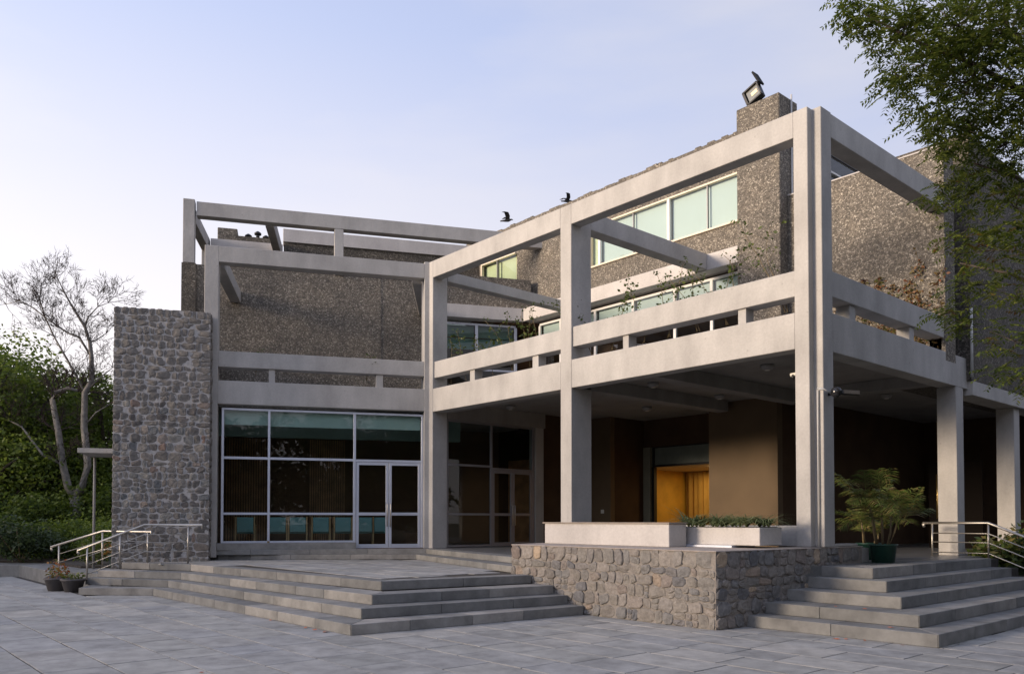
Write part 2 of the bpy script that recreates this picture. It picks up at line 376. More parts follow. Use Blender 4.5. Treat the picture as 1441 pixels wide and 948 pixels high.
# ------------------------------------------------------------------ steps
def stone_run(name, P, z0, z1, width, parent, rn, inner_z=None, mat=None, gap=.006, nom=1.25, closed=False):
    """blocks of stone laid end to end along the polyline P (outer upper edge), each its own object"""
    for i in range(len(P)-1):
        a, b_ = Vector((*P[i], 0)), Vector((*P[i+1], 0)); L_ = (b_-a).length; d = (b_-a)/L_; n = Vector((-d.y, d.x, 0))
        # mitre so that runs butt at corners
        def mit(p, dd):
            if dd is None: return 0
            t = (n + Vector((-dd.y, dd.x, 0))); t.normalize(); cosv = t.dot(n)
            return (t.dot(d))/max(.2, cosv)*width
        dprev = None if i == 0 else (a-Vector((*P[i-1], 0))).normalized()
        dnext = None if i == len(P)-2 else (Vector((*P[i+2], 0))-b_).normalized()
        ma, mb = mit(a, dprev), mit(b_, dnext)
        k = max(1, round(L_/nom)); cuts = [0]+sorted((j+rn.uniform(-.2, .2))/k for j in range(1, k))+[1]
        for j in range(k):
            t0, t1 = cuts[j]*L_, cuts[j+1]*L_
            g0 = gap/2 if j else .001; g1 = gap/2 if j < k-1 else .001
            p0, p1 = a+d*(t0+g0), a+d*(t1-g1)
            q0 = p0+n*width+(d*ma if j == 0 else Vector()); q1 = p1+n*width+(d*mb if j == k-1 else Vector())
            c = (p0+p1+q0+q1)/4
            pr = rn.uniform(0, .004)
            o = B().prism([((v-c).x, (v-c).y) for v in (p0-n*pr, p1-n*pr, q1, q0)], z0-z1, 0, .006).build(name, mat or M_step, parent)
            o.location = (c.x, c.y, z1-rn.uniform(0, .002))
rs = random.Random(11)
stepsL = thing('entrance_steps', 'broad flight of four grey stone steps left of the rubble stone podium', 'steps')
rL = .157
runsL = [
 [(-14.25, -7.7), (-12.95, -8.42), (-11.7, -7.23), (-3.37, -7.09), (-2.97, -2.70)],
 [(-13.95, -8.05), (-11.81, -6.87), (-3.84, -6.64), (-3.36, -2.70)],
 [(-14.05, -7.75), (-11.85, -6.58), (-4.24, -6.21), (-3.72, -2.70)],
 [(-14.35, -7.15), (-12.3, -6.2), (-4.80, -5.69), (-4.33, -2.70)]]
# solid core beneath
core = B()
for k, P in enumerate(runsL):
    inn = .0
    core.prism([(x*.998-.03, y+.06) for x, y in P]+[(-9, -.4), (-14.9, -5.3)], k*rL-.02 if k else -.04, (k+1)*rL-.03)
core.build('step_core', M_joint, stepsL)
for k, P in enumerate(runsL):
    stone_run('step_stone', P, k*rL+.002, (k+1)*rL, .50 if k < 3 else .35, stepsL, rs)
# entrance terrace slabs (top of the flight)
terL = B().prism([(-14.6, -7.3), (-12.35, -5.88), (-4.98, -5.36), (-4.7, -2.7), (-5.1, -2.2), (-10.6, .2), (-14.6, -5.0)], .58, .617).build('terrace_paving', M_joint)
terL['kind'] = 'structure'
TP = [(-14.3, -6.9), (-12.3, -5.75), (-5.35, -5.25), (-5.05, -2.5), (-10.6, -.15), (-14.5, -5.2)]
ts = []; y = -7.3
while y < 0:
    x = -14.6+rs.uniform(0, .5)
    while x < -4.6:
        l = rs.uniform(.85, 1.25); cx, cy = x+l/2, y+.33
        if inpoly(cx, cy, TP): ts.append((cx, cy, l, .66))
        x += l
    y += .66
lay(ts, terL, 4*rL-.003)
for o in []: pass

# two low steps up to the doors
stepsD = thing('door_steps', 'two low grey stone steps in front of the glass doors under the first floor', 'steps')
rD = .13
D1 = [(-14.55, -5.55), (-10.85, -.85), (-4.95, -2.60)]
D2 = [(-14.1, -5.35), (-11.0, -.42), (-5.1, -2.05)]
B().prism([(x, y+.05) for x, y in D1]+[(-5.3, 6), (-12, 3), (-15.2, -4.8)], .6, .628+rD-.03).build('step_core', M_joint, stepsD)
for k, P in enumerate((D1, D2)):
    stone_run('step_stone', P, .63+k*rD, .628+(k+1)*rD, .45, stepsD, rs, nom=1.4)

# floor under the canopy
M_floor = plain('polished_kota_floor', (.17, .17, .165), .35, 0, .2, 1.5)
struct('canopy_floor', B().prism([(-14.0, -4.9), (-11.0, -.02), (-5.2, -1.62), (-4.6, -2.0), (-.3, -1.5), (.1, .5), (.5, .75), (.5, 20), (-14.5, 20), (-14.5, 3)], .6, .884), M_floor)

stepsR = thing('side_steps', 'five grey stone steps rising past the podium corner towards the potted palm', 'steps')
rR = .176
cor = [(2.64, -1.93), (2.22, -1.48), (1.73, -.9), (1.25, -.3), (.88, .03)]
lx = [-.24, -.22, -.2, -.16, -.12]
core = B()
for k, (cx, cy) in enumerate(cor):
    core.prism([(-.2, cy+.06), (cx-.06, cy+.06), (cx-.06, 5.9), (-.2, 5.9)], k*rR-.02, (k+1)*rR-.03)
core.build('step_core', M_joint, stepsR)
for k, (cx, cy) in enumerate(cor):
    last = k == 4
    stone_run('step_stone', [(lx[k], cy), (cx, cy), (cx, 5.3)], k*rR+.002, (k+1)*rR, .62, stepsR, rs, nom=1.3)
terR = B().prism([(0, .6), (.3, .6), (.3, 5.6), (0, 5.6)], .82, .85).build('landing_paving', M_joint); terR['kind'] = 'structure'
lay([(.13+.0, .65+.62*i+.31, .30, .62) for i in range(8)], terR, .882)

# ------------------------------------------------------------------ rubble stone walls
def cell_piece(P, proud, rn):
    """a stone filling the cell outline P (list of x,y, centred): bedded edge, arris, slightly domed face"""
    k = len(P); V = []; F = []; tx, ty = rn.uniform(-.12, .12), rn.uniform(-.12, .12)
    w_ = max(abs(x) for x, y in P); h_ = max(abs(y) for x, y in P); m_ = min(w_, h_)
    for inset, z in ((0, -.03), (0.0, proud*.45), (.012, proud*.9), (.045, proud*1.0)):
        f_ = 1-inset/max(.03, m_)
        for x, y in P:
            V.append((x*f_+(rn.uniform(-.003, .003) if z > 0 else 0), y*f_+(rn.uniform(-.003, .003) if z > 0 else 0), z+((x*tx+y*ty)+rn.uniform(-.005, .005))*(z > 0)))
    for r_ in range(3):
        for i in range(k): F.append((r_*k+i, r_*k+(i+1) % k, (r_+1)*k+(i+1) % k, (r_+1)*k+i))
    V.append((rn.uniform(-.2, .2)*w_, rn.uniform(-.2, .2)*h_, proud*rn.uniform(.9, 1.4))); c = len(V)-1
    for i in range(k): F.append((3*k+i, 3*k+(i+1) % k, c))
    return V, F
def rubble(parent, org, u, n, W, H, aw, ah, mat, rn, proud=.028, lim=300, skip=None, name='stone', joint=.013):
    """roughly coursed rubble over a vertical face: org lower left corner, u along, n outward (parent space)"""
    org, u, n = Vector(org), Vector(u).normalized(), Vector(n).normalized(); up = Vector((0, 0, 1))
    M3 = Matrix((u, up, n)).transposed().to_4x4()
    zs = [0.]
    while zs[-1] < H-.02:
        h = ah*rn.uniform(.72, 1.32)
        if H-zs[-1]-h < ah*.55: h = H-zs[-1]
        zs.append(zs[-1]+h)
    nr = len(zs)-1
    # wavy bed joints
    ph = [[rn.uniform(0, 6.28) for _ in range(3)] for _ in zs]
    def bed(r_, x):
        if r_ == 0 or r_ == nr: return zs[r_]
        p = ph[r_]; return zs[r_]+ah*(.10*math.sin(x*7+p[0])+.08*math.sin(x*17+p[1])+.05*math.sin(x*31+p[2]))
    cnt = 0; rest = B()
    def put(P):
        nonlocal cnt
        cx = sum(x for x, y in P)/len(P); cz = sum(y for x, y in P)/len(P)
        if skip and skip(cx, cz): return
        Q = [(x-cx, y-cz) for x, y in P]; hw = max(abs(x) for x, y in Q); hh = max(abs(y) for x, y in Q)
        fx, fy = 1-joint*.5/hw, 1-joint*.5/hh; j_ = .05*min(hw, hh)*2
        Q = [((x*fx)+rn.uniform(-j_, j_)*.5, (y*fy)+rn.uniform(-j_, j_)*.5) for x, y in Q]
        V, F = cell_piece(Q, proud*rn.uniform(.6, 1.4), rn)
        me = bpy.data.meshes.new(name); me.from_pydata(V, [], F); T = Matrix.Translation(org+u*cx+up*cz) @ M3
        if cnt < lim:
            me.materials.append(mat); o = bpy.data.objects.new(name, me); C.objects.link(o); o.parent = parent; o.matrix_local = T
        else:
            me.transform(T); rest.bm.from_mesh(me); bpy.data.meshes.remove(me)
        cnt += 1
    for r_ in range(nr):
        h = zs[r_+1]-zs[r_]; xs = [0.]
        while xs[-1] < W-.01:
            l = aw*rn.choice((.6, .8, .9, 1., 1.1, 1.3, 1.6))*rn.uniform(.88, 1.12)
            if W-xs[-1]-l < aw*.5: l = W-xs[-1]
            xs.append(xs[-1]+l)
        lean = [0 if i in (0, len(xs)-1) else rn.uniform(-.13, .13)*h for i in range(len(xs))]
        for i in range(len(xs)-1):
            xl, xr = xs[i], xs[i+1]; ll, lr = lean[i], lean[i+1]
            def pt(t_, s_):
                xb, xt = xl-ll/2+(xr-lr/2-xl+ll/2)*t_, xl+ll/2+(xr+lr/2-xl-ll/2)*t_; zb, zt = bed(r_, xb), bed(r_+1, xt); return (xb+(xt-xb)*s_, zb+(zt-zb)*s_)
            c_ = [rn.uniform(.12, .30) for _ in range(4)]
            split = h > ah*1.12 and (xr-xl) < aw*1.2 and rn.random() < .35
            for s0, s1 in (((0, .5), (.5, 1)) if split else ((0, 1),)):
                d = s1-s0
                put([pt(c_[0], s0), pt(1-c_[1], s0), pt(1, s0+d*c_[1]), pt(1, s1-d*c_[2]), pt(1-c_[2], s1), pt(c_[3], s1), pt(0, s1-d*c_[3]), pt(0, s0+d*c_[0])])
    if len(rest.bm.verts): rest.build('small_stones', mat, parent, None, 'stuff')
    else: rest.bm.free()
    return cnt
rw = random.Random(21)
wl = thing('stone_wall', 'tall rubble stone wall standing at the left end of the glazed wing', 'wall', frame='A')
M_point = plain('pale_pointing', (.40, .385, .37), .95, 0, .2, 18, .6)
B().box(-7.93, -5.90, -.42, .6, -.04, 6.93).build('wall_core', M_point, wl)
B().box(-5.90, -5.70, -.42, -.02, .3, 6.93).build('wall_end', M_point, wl)
c1 = rubble(wl, (-7.95, -.42, .0), (1, 0, 0), (0, -1, 0), 2.27, 6.95, .205, .18, M_stoneL, rw, .015, 300, joint=.020)
rubble(wl, (-5.70, -.42, .4), (0, 1, 0), (1, 0, 0), .38, 6.5, .22, .22, M_stoneL, rw, lim=0)
print('stones left', c1)

pod = thing('stone_podium', 'waist high podium of buff rubble stone between the two flights of steps', 'podium')
B().prism([(-4.92, -2.66), (-.25, -2.66), (.06, 1.38), (-.3, 1.38), (-.6, -.3), (-5.9, -.3), (-5.35, -1.2)], -.04, 1.17).build('podium_core', M_mortar, pod)
B().prism([(-4.93, -2.68), (-.23, -2.68), (.08, 1.40), (-.28, 1.40), (-.62, -.28), (-5.9, -.28), (-5.36, -1.2)], 1.171, 1.19, .006).build('coping', plain('mortar_coping', (.36, .31, .27), .9, 0, .2, 6, .4), pod)
def skp(cx, cz):      # stones hidden behind the left flight
    X = -4.92+cx
    return (X < -4.45 and cz < .55)
c2 = rubble(pod, (-4.94, -2.66, 0), (1, 0, 0), (0, -1, 0), 4.68, 1.18, .2, .165, M_stoneP, rw, .022, 205, skp)
ux = Vector((.31, 4.04, 0)).normalized()
c3 = rubble(pod, (-.25, -2.66, 0), ux, (ux.y, -ux.x, 0), 4.05, 1.18, .205, .165, M_stoneP, rw, .022, 93, lambda cx, cz: cx > 1.1+cz*2.4+.35)
c4 = rubble(pod, (-5.34, -1.2, .6), Vector((.42, -1.46, 0)), Vector((-1.46, -.42, 0)), 1.5, .58, .2, .19, M_stoneP, rw, .03, 0)
print('stones podium', c2, c3)

# ------------------------------------------------------------------ the building
bd = thing('cultural_building', 'two storey building, dark pebble clad walls behind an exposed grey concrete frame', 'building')
FA = FR['A']
def part(name, b, mat, frame='W', parent=None, label=None):
    o = b.build(name, mat, parent or bd, label)
    if frame == 'A': o.matrix_local = FA.copy()
    return o
ZT0, ZT1 = 8.385, 8.85     # top beams
ZM0, ZM1 = 5.59, 6.045     # middle rail beams
ZL0, ZL1 = 4.65, 5.29      # first floor beams
# columns on the long facade
def toA(x, y): v = FA.inverted() @ Vector((x, y, 0)); return v.x, v.y
La = a0-dA*.14; nA = Vector((-dA.y, dA.x, 0))
part('column', B().prism([(La.x, La.y), (a0.x, a0.y), (-11.31, 0), (-11.31, .5), (-11.8, .5), ((La+nA*.5).x, (La+nA*.5).y)], .885, ZT1, BV), M_con, label='slim corner column where the two wings meet')
part('column', B().box(-6.28, -5.93, 0, .66, 1.0, ZT1, BV), M_con)
part('column', B().prism([(-.435, 0), (-.165, 0), (-.165, .16), (0, .16), (0, .52), (-.435, .52)], 1.195, ZT1, BV), M_con, label='tall corner column with a vertical slot')
for x0, x1 in ((-11.31, -6.28), (-5.93, -.435)):
    part('beam', B().box(x0, x1, 0, .32, ZT0, ZT1, BV), M_con)
    part('rail_beam', B().box(x0, x1, .05, .40, ZM0, ZM1, BV), M_con)
    part('floor_beam', B().box(x0, x1, 0.004, .34, ZL0, ZL1, BV), M_con)
for x0, x1 in ((-9.77, -9.57), (-7.34, -7.13), (-4.48, -4.32), (-1.64, -1.47)):
    part('stub_post', B().box(x0, x1, .10, .36, ZL1, ZM0, .005), M_con)
# joists of the pergola going back from the columns
part('joist', B().box(-6.28, -5.93, .66, 5.19, ZT0+.02, ZT1-.02, BV), M_con)
part('joist', B().box(-11.61, -11.29, .5, 5.19, ZT0-.02, ZT1-.2, BV), M_con)
# return facade (x = 0)
part('beam', B().box(-.34, 0, .52, 5.44, 8.40, 8.83, BV), M_con)
part('rail_beam', B().box(-.38, -.03, .52, 5.69, ZM0, ZM1, BV), M_con)
part('floor_beam', B().box(-.36, -.003, .52, 6.68, 4.60, ZL1, BV), M_con)
for y0, y1 in ((1.30, 1.53), (3.83, 4.05), (5.46, 5.66)):
    part('stub_post', B().box(-.34, -.08, y0, y1, ZL1, ZM0, .005), M_con)
for y0 in (6.0, 9.66, 13.3, 17.0):
    part('column', B().box(-.41, -.004, y0, y0+.4, .884, 4.6 if y0 < 7 else 4.46, BV), M_con)
part('slab_edge', B().box(-.4, .1, 6.68, 26, 4.46, 4.79, BV), M_con)
# left wing (its own direction)
part('column', B().box(-5.89, -5.545, 0, .5, .70, ZT1-.05, BV), M_con, 'A')
part('beam', B().box(-5.545, -.14, .0, .32, ZT0, ZT1-.05, BV), M_con, 'A')
part('rail_beam', B().box(-5.545, -.14, .03, .38, 5.65, 6.065, BV), M_con, 'A')
part('floor_beam', B().box(-5.545, -.14, .004, .36, 4.68, ZL1, BV), M_con, 'A')
for s0, s1 in ((-4.28, -4.12), (-1.46, -1.27)):
    part('stub_post', B().box(s0, s1, .08, .34, ZL1, 5.65, .005), M_con, 'A')
part('joist', B().prism([(-5.75, .5), (-5.43, .5), (-5.20, 3.99), (-5.52, 3.99)], ZT0-.02, ZT1-.12, BV), M_con, 'A')
part('joist', B().prism([(-.42, .5), (-.14, .5), (.66, 3.99), (.34, 3.99)], ZT0-.02, ZT1-.2, BV), M_con, 'A')
# upper pergola frame over the left wing
part('upper_beam', B().box(-6.50, 6.3, 3.92, 4.26, 10.94, 11.37, BV), M_con, 'A')
for s0, s1 in ((-6.88, -6.55), (-2.38, -2.10)):
    part('upper_post', B().box(s0, s1, 3.9 if s0 < -6 else 3.93, 4.25, 9.47, 11.42 if s0 < -6 else 10.94, BV), M_con, 'A')
part('upper_joist', B().prism([(-6.86, 4.27), (-6.6, 4.27), (-6.4, 7.2), (-6.66, 7.2)], 10.92, 11.33, BV), M_con, 'A')
part('upper_joist', B().prism([(-4.50, 4.27), (-4.24, 4.27), (-4.02, 7.0), (-4.28, 7.0)], 10.92, 11.33, BV), M_con, 'A')
part('upper_post', B().box(-6.66, -6.4, 7.2, 7.45, 8.5, 11.33, BV), M_con, 'A')
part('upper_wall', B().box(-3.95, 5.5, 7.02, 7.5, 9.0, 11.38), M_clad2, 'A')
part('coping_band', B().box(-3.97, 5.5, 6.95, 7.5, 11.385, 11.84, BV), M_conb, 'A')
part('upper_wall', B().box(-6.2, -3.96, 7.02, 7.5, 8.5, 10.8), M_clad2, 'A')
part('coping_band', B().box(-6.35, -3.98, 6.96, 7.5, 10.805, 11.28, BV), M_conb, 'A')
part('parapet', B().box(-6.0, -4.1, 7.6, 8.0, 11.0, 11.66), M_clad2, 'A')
part('chimney', B().box(-6.18, -5.52, 7.6, 8.3, 11.0, 11.9, .02), M_clad, 'A')
# pebble clad walls
part('clad_wall', B().box(-6.90, -.9, 4.0, 4.5, 4.6, 9.465), M_clad, 'A')
part('clad_wall', B().box(-.895, .88, 4.012, 4.5, 4.6, 9.465), M_clad, 'A')
part('clad_wall', B().box(.882, 4.2, 4.09, 4.5, 8.83, 9.85), M_clad, 'A')
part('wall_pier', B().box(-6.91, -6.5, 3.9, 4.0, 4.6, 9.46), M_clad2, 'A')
part('canopy_band', B().prism([(.4, 3.95), (3.87, 3.95), (4.0, 4.3), (4.0, 4.62), (.4, 4.62)], 8.385, 8.82, BV), M_conb, 'A')
# main block
part('clad_wall', B().box(-14.36, -10.78, 5.8, 6.2, 8.83, 12.14), M_clad)
part('clad_wall', B().box(-10.78, -5.0, 5.8, 6.2, 8.83, 9.70), M_clad)
part('clad_wall', B().box(-10.78, -5.0, 5.8, 6.2, 11.02, 12.14), M_clad)
part('clad_wall', B().box(-16.3, -14.36, 5.8, 6.2, 11.12, 12.14), M_clad)
part('clad_wall', B().box(-16.3, -14.36, 5.8, 6.2, 8.83, 9.9), M_clad)
part('clad_wall', B().box(-17.3, -16.3, 5.8, 6.2, 8.83, 12.14), M_clad)
# ragged top course of stones along the parapet
rg = random.Random(9); V_ = B(); x_ = -17.3
while x_ < -5.1:
    l_ = rg.uniform(.12, .3); V_.box(x_, min(x_+l_, -5.0), 5.81+rg.uniform(0, .03), 6.15, 12.13, 12.15+rg.uniform(.0, .07), .012); x_ += l_+.01
V_ = V_.build('parapet_stones', M_clad, bd, None, 'stuff')
part('roof', B().prism([(-17.2, 6.3), (-3.75, 6.3), (-3.75, 20), (-22, 20), (-20, 8)], 11.5, 11.7), M_roof)
part('canopy_band', B().box(-13.36, -4.98, 5.2, 5.95, 8.387, 8.822, BV), M_conb)
part('stair_tower', B().box(-4.93, -3.70, 5.1, 5.98, 5.0, 12.33, .02), M_clad)
part('downpipe', B().tube([(-3.66, 5.62, 5.2), (-3.66, 5.62, 12.42)], .022, 6), M_pipe)
# parapets and blocks on the right
part('clad_wall', B().box(-3.69, 0, 5.46, 6.0, 5.1, 9.78), M_clad, label='creeper grown pebble clad wall above the right hand canopy')
part('coping', B().box(-3.69, .0, 5.44, 6.02, 9.785, 9.82, .008), M_conb)
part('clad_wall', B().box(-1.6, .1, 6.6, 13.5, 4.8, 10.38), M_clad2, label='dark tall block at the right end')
part('clad_wall', B().box(-4.2, -3.72, 6.0, 7.3, 5.1, 12.0), M_clad)
part('eaves_wall', B().box(-4.2, -3.72, 7.3, 12, 11.62, 12.0), M_con)
part('clad_wall', B().box(-4.2, -3.72, 7.3, 12, 5.1, 10.6), M_clad)
part('downpipe', B().tube([(.13, 6.56, 4.85), (.13, 6.56, 6.4)], .03, 6), M_pipe)
# first floor slab / canopy ceiling
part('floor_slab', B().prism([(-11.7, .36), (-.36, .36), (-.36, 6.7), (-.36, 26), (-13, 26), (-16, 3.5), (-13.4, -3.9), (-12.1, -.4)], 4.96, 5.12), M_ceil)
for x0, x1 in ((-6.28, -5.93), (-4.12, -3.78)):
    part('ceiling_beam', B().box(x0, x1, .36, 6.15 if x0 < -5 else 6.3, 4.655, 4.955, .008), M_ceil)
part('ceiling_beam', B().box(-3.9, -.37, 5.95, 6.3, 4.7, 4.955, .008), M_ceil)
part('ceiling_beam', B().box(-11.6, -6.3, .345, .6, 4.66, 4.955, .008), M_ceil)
# ground floor walls under the canopy
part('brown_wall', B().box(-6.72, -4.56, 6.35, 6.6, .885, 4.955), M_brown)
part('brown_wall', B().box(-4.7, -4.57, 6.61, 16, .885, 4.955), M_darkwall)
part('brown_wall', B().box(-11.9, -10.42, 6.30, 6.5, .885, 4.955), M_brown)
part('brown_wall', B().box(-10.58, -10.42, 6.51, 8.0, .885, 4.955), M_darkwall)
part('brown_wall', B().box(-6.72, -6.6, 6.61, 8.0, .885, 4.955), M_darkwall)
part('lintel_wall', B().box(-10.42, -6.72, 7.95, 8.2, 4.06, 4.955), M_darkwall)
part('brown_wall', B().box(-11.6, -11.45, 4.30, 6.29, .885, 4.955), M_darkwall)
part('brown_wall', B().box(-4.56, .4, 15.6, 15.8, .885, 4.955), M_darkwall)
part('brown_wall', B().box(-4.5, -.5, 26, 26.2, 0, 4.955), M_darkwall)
part('pier', B().box(-10.70+.29, -10.12+.0, 7.9, 8.2, .885, 4.055), plain('grey_green_paint', (.22, .22, .17), .7, 0, .1, 3))
part('low_wall', B().box(-3.2, -.436, .12, .36, 1.195, 1.56, .008), M_con)
part('low_wall', B().box(-.22, -.0, .525, 1.36, 1.195, 1.235, .006), M_con)
part('low_wall', B().box(-.26, .02, 1.42, 1.75, .89, 1.15, .006), M_con)
# entrance opening with lit hall behind
part('transom_window', B().box(-10.1, -6.73, 8.0, 8.05, 3.40, 4.055).box(-10.1, -10.0, 7.96, 8.1, .885, 3.4), M_black)
part('frosted_pane', B().box(-9.98, -6.75, 7.985, 7.995, 3.47, 4.02), plain('frosted_glass', (.17, .2, .18), .35, 0, .15, 3))
hall = B(); hall.box(-11, -6, 11.5, 11.6, .885, 3.6).box(-11.1, -11, 8.2, 11.6, .885, 3.6).box(-6, -5.9, 8.2, 11.6, .885, 3.6)
part('hall_wall', hall, M_yel)
part('hall_ceiling', B().box(-11.1, -5.9, 8.06, 11.6, 3.40, 3.5), plain('warm_ceiling', (.55, .42, .25), .7))
cb = B(); rr = random.Random(3)
V = []; F = []
for i in range(161):
    x = -10.9+i*.03; y_ = 10.9+.06*math.sin(i*.9)+.03*math.sin(i*2.3); V += [(x, y_, .89), (x, y_, 3.38)]
for i in range(160): F.append((2*i, 2*i+2, 2*i+3, 2*i+1))
o = pydata('curtain', V, F, M_cur, bd)
for p in o.data.polygons: p.use_smooth = True
# rooms behind the glazing
gz = B(); gz.box(-5.7, 3.12, 4.2, 4.3, .885, 4.94).box(-4.2, -3.2, 4.1, 4.18, .89, 3.6).box(-1.8, 1.0, 4.1, 4.18, .89, 3.4); part('room_wall', gz, M_room, 'A')
slat = B()
for i in range(34):
    s_ = -5.6+i*.075 if i < 18 else -3.1+(i-18)*.07
    slat.box(s_, s_+.045, 4.12, 4.17, .89, 4.2)
part('wood_slats', slat, M_wood, 'A')
part('room_wall', B().box(-5.9, -5.75, .5, 4.3, .885, 4.62), M_room, 'A')
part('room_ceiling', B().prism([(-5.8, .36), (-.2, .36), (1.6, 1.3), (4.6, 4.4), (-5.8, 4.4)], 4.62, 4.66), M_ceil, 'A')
part('room_floor', B().prism([(-5.75, .1), (-.16, .1), (1.5, .95), (3.5, 4.2), (-5.75, 4.2)], .80, .9), plain('room_floor_boards', (.10, .055, .03), .4, 0, .3, 3), 'A')
part('room_wall', B().box(-14.1, -11.62, 4.6, 4.75, .885, 4.95), plain('dark_panelling', (.03, .017, .010), .8, 0, .2, 2))
part('wood_panel', B().box(-13.2, -12.2, 4.4, 4.58, .9, 3.6), M_wood)
part('ceiling_bulkhead', B().box(-5.7, 1.2, 1.5, 1.75, 4.0, 4.6), plain('teal_bulkhead', (.24, .33, .31), .8, 0, .1, 1), 'A')
part('sill', B().box(-5.54, -1.99, -.02, .3, .88, 1.06, .008), M_step, 'A')

def glazing(frame, u0, rects, panes, mat_fr, mat_gl, depth, plane, name='glass_wall', axis='x', label=None):
    """frame bars as one part, each pane a child; rects (a0,a1,z0,z1) along the face"""
    def bx(b, a_, b_, z0, z1, d0, d1, bev=.004):
        if axis == 'x': b.box(a_, b_, plane+d0, plane+d1, z0, z1, bev)
        else: b.box(plane+d0, plane+d1, a_, b_, z0, z1, bev)
    f = B()
    for r_ in rects: bx(f, *r_, 0, depth)
    fo = part(name, f, mat_fr, frame, None, label)
    for p in panes:
        g = B(); bx(g, *p, depth*.4, depth*.4+.008, 0); o = g.build('pane', mat_gl, fo)
    return fo
def bars(x0, x1, z0, z1, vs, hs, t=.05):
    """outer rectangle plus vertical bars at vs and horizontals (z, xa, xb) at hs"""
    r_ = [(x0, x0+t, z0, z1), (x1-t, x1, z0, z1)]
    xs = [x0+t]+[v for v in vs]+[x1-t]
    for v in vs: r_.append((v-t/2, v+t/2, z0, z1))
    return r_
# left wing glazing: s from -5.43 to -.16
t = .055
vz = []
vz += [(-5.45, -5.39, 1.06, 4.60), (-4.29, -4.23, 1.11, 4.545), (-2.06, -1.99, .885, 4.545), (-.20, -.145, .885, 4.60)]
vz += [(-5.39, -.20, 4.545, 4.60)]
for za, zb in ((1.06, 1.11), (1.80, 1.86), (3.26, 3.325)):
    vz += [(-5.39, -4.29, za, zb), (-4.23, -2.06, za, zb)]
vz += [(-1.99, -.20, 3.25, 3.315)]
pn = []
for a_, b_ in ((-5.39, -4.29), (-4.23, -2.06)):
    for za, zb in ((1.11, 1.80), (1.86, 3.26), (3.325, 4.545)): pn.append((a_, b_, za, zb))
pn.append((-1.99, -.20, 3.315, 4.545))
glazing('A', 0, vz, pn, M_alu, M_glass, .07, .14, label='silver framed glass front of the left wing')
def door(frame, a0_, a1_, z0, z1, plane, mat, hside, axis='x', midz=1.83):
    b = B(); s_ = .075
    def bx(a_, b_, za, zb, d0, d1, bev=.004):
        if axis == 'x': b.box(a_, b_, plane+d0, plane+d1, za, zb, bev)
        else: b.box(plane+d0, plane+d1, a_, b_, za, zb, bev)
    bx(a0_, a0_+s_, z0, z1, 0, .05); bx(a1_-s_, a1_, z0, z1, 0, .05)
    for za, zb in ((z0, z0+.11), (midz-.04, midz+.04), (z1-.08, z1)): bx(a0_+s_, a1_-s_, za, zb, 0, .05)
    d = part('door', b, mat, frame)
    for za, zb in ((z0+.11, midz-.04), (midz+.04, z1-.08)):
        g = B()
        if axis == 'x': g.box(a0_+s_, a1_-s_, plane+.02, plane+.028, za, zb)
        else: g.box(plane+.02, plane+.028, a0_+s_, a1_-s_, za, zb)
        g.build('pane', M_glass, d)
    h = B(); hx = (a1_-.04) if hside > 0 else (a0_+.04); sg = -1 if axis == 'x' else 1
    pts = [(hx, plane+sg*.005, 1.5), (hx, plane-.06, 1.5), (hx, plane-.06, 2.1), (hx, plane+sg*.005, 2.1)]
    if axis != 'x': pts = [(plane+.05, hx, 1.5), (plane+.11, hx, 1.5), (plane+.11, hx, 2.1), (plane+.05, hx, 2.1)]
    h.tube(pts, .016, 8).build('handle', M_steel, d)
    return d
door('A', -1.98, -1.10, .895, 3.245, .15, M_alu, 1); door('A', -1.09, -.21, .895, 3.245, .15, M_alu, -1)
part('blind', B().box(-5.4, -4.28, .30, .31, 4.18, 4.6), M_teal, 'A'); part('blind', B().box(-4.26, -2.05, .30, .31, 4.16, 4.6), M_teal, 'A'); part('blind', B().box(-2.0, -.2, .30, .31, 4.17, 4.6), M_teal, 'A')
# glazing facing the canopy (plane x = -11.5)
yz = [(.52, .58, .9, 4.5), (2.12, 2.19, .9, 4.44), (3.78, 3.86, .9, 4.5), (.58, 3.78, 4.44, 4.5), (.58, 2.12, .9, .96), (.58, 2.12, 1.80, 1.86), (.58, 2.12, 3.2, 3.26), (2.19, 3.78, 3.13, 3.2)]
pn = [(.58, 2.12, .96, 1.80), (.58, 2.12, 1.86, 3.2), (.58, 2.12, 3.26, 4.44), (2.19, 3.78, 3.2, 4.44)]
glazing('W', 0, yz, pn, M_aludark, M_glass, .07, -11.42, axis='y', label='dull framed glass screen under the canopy')
door('W', 2.20, 2.98, .895, 3.125, -11.41, M_aludark, 1, 'y'); door('W', 2.99, 3.77, .895, 3.125, -11.41, M_aludark, -1, 'y')
part('lintel', B().box(-11.6, -11.3, .51, 4.28, 4.502, 4.954), M_ceil)
part('pier', B().box(-11.6, -11.32, 3.88, 4.22, .885, 4.955), M_con)

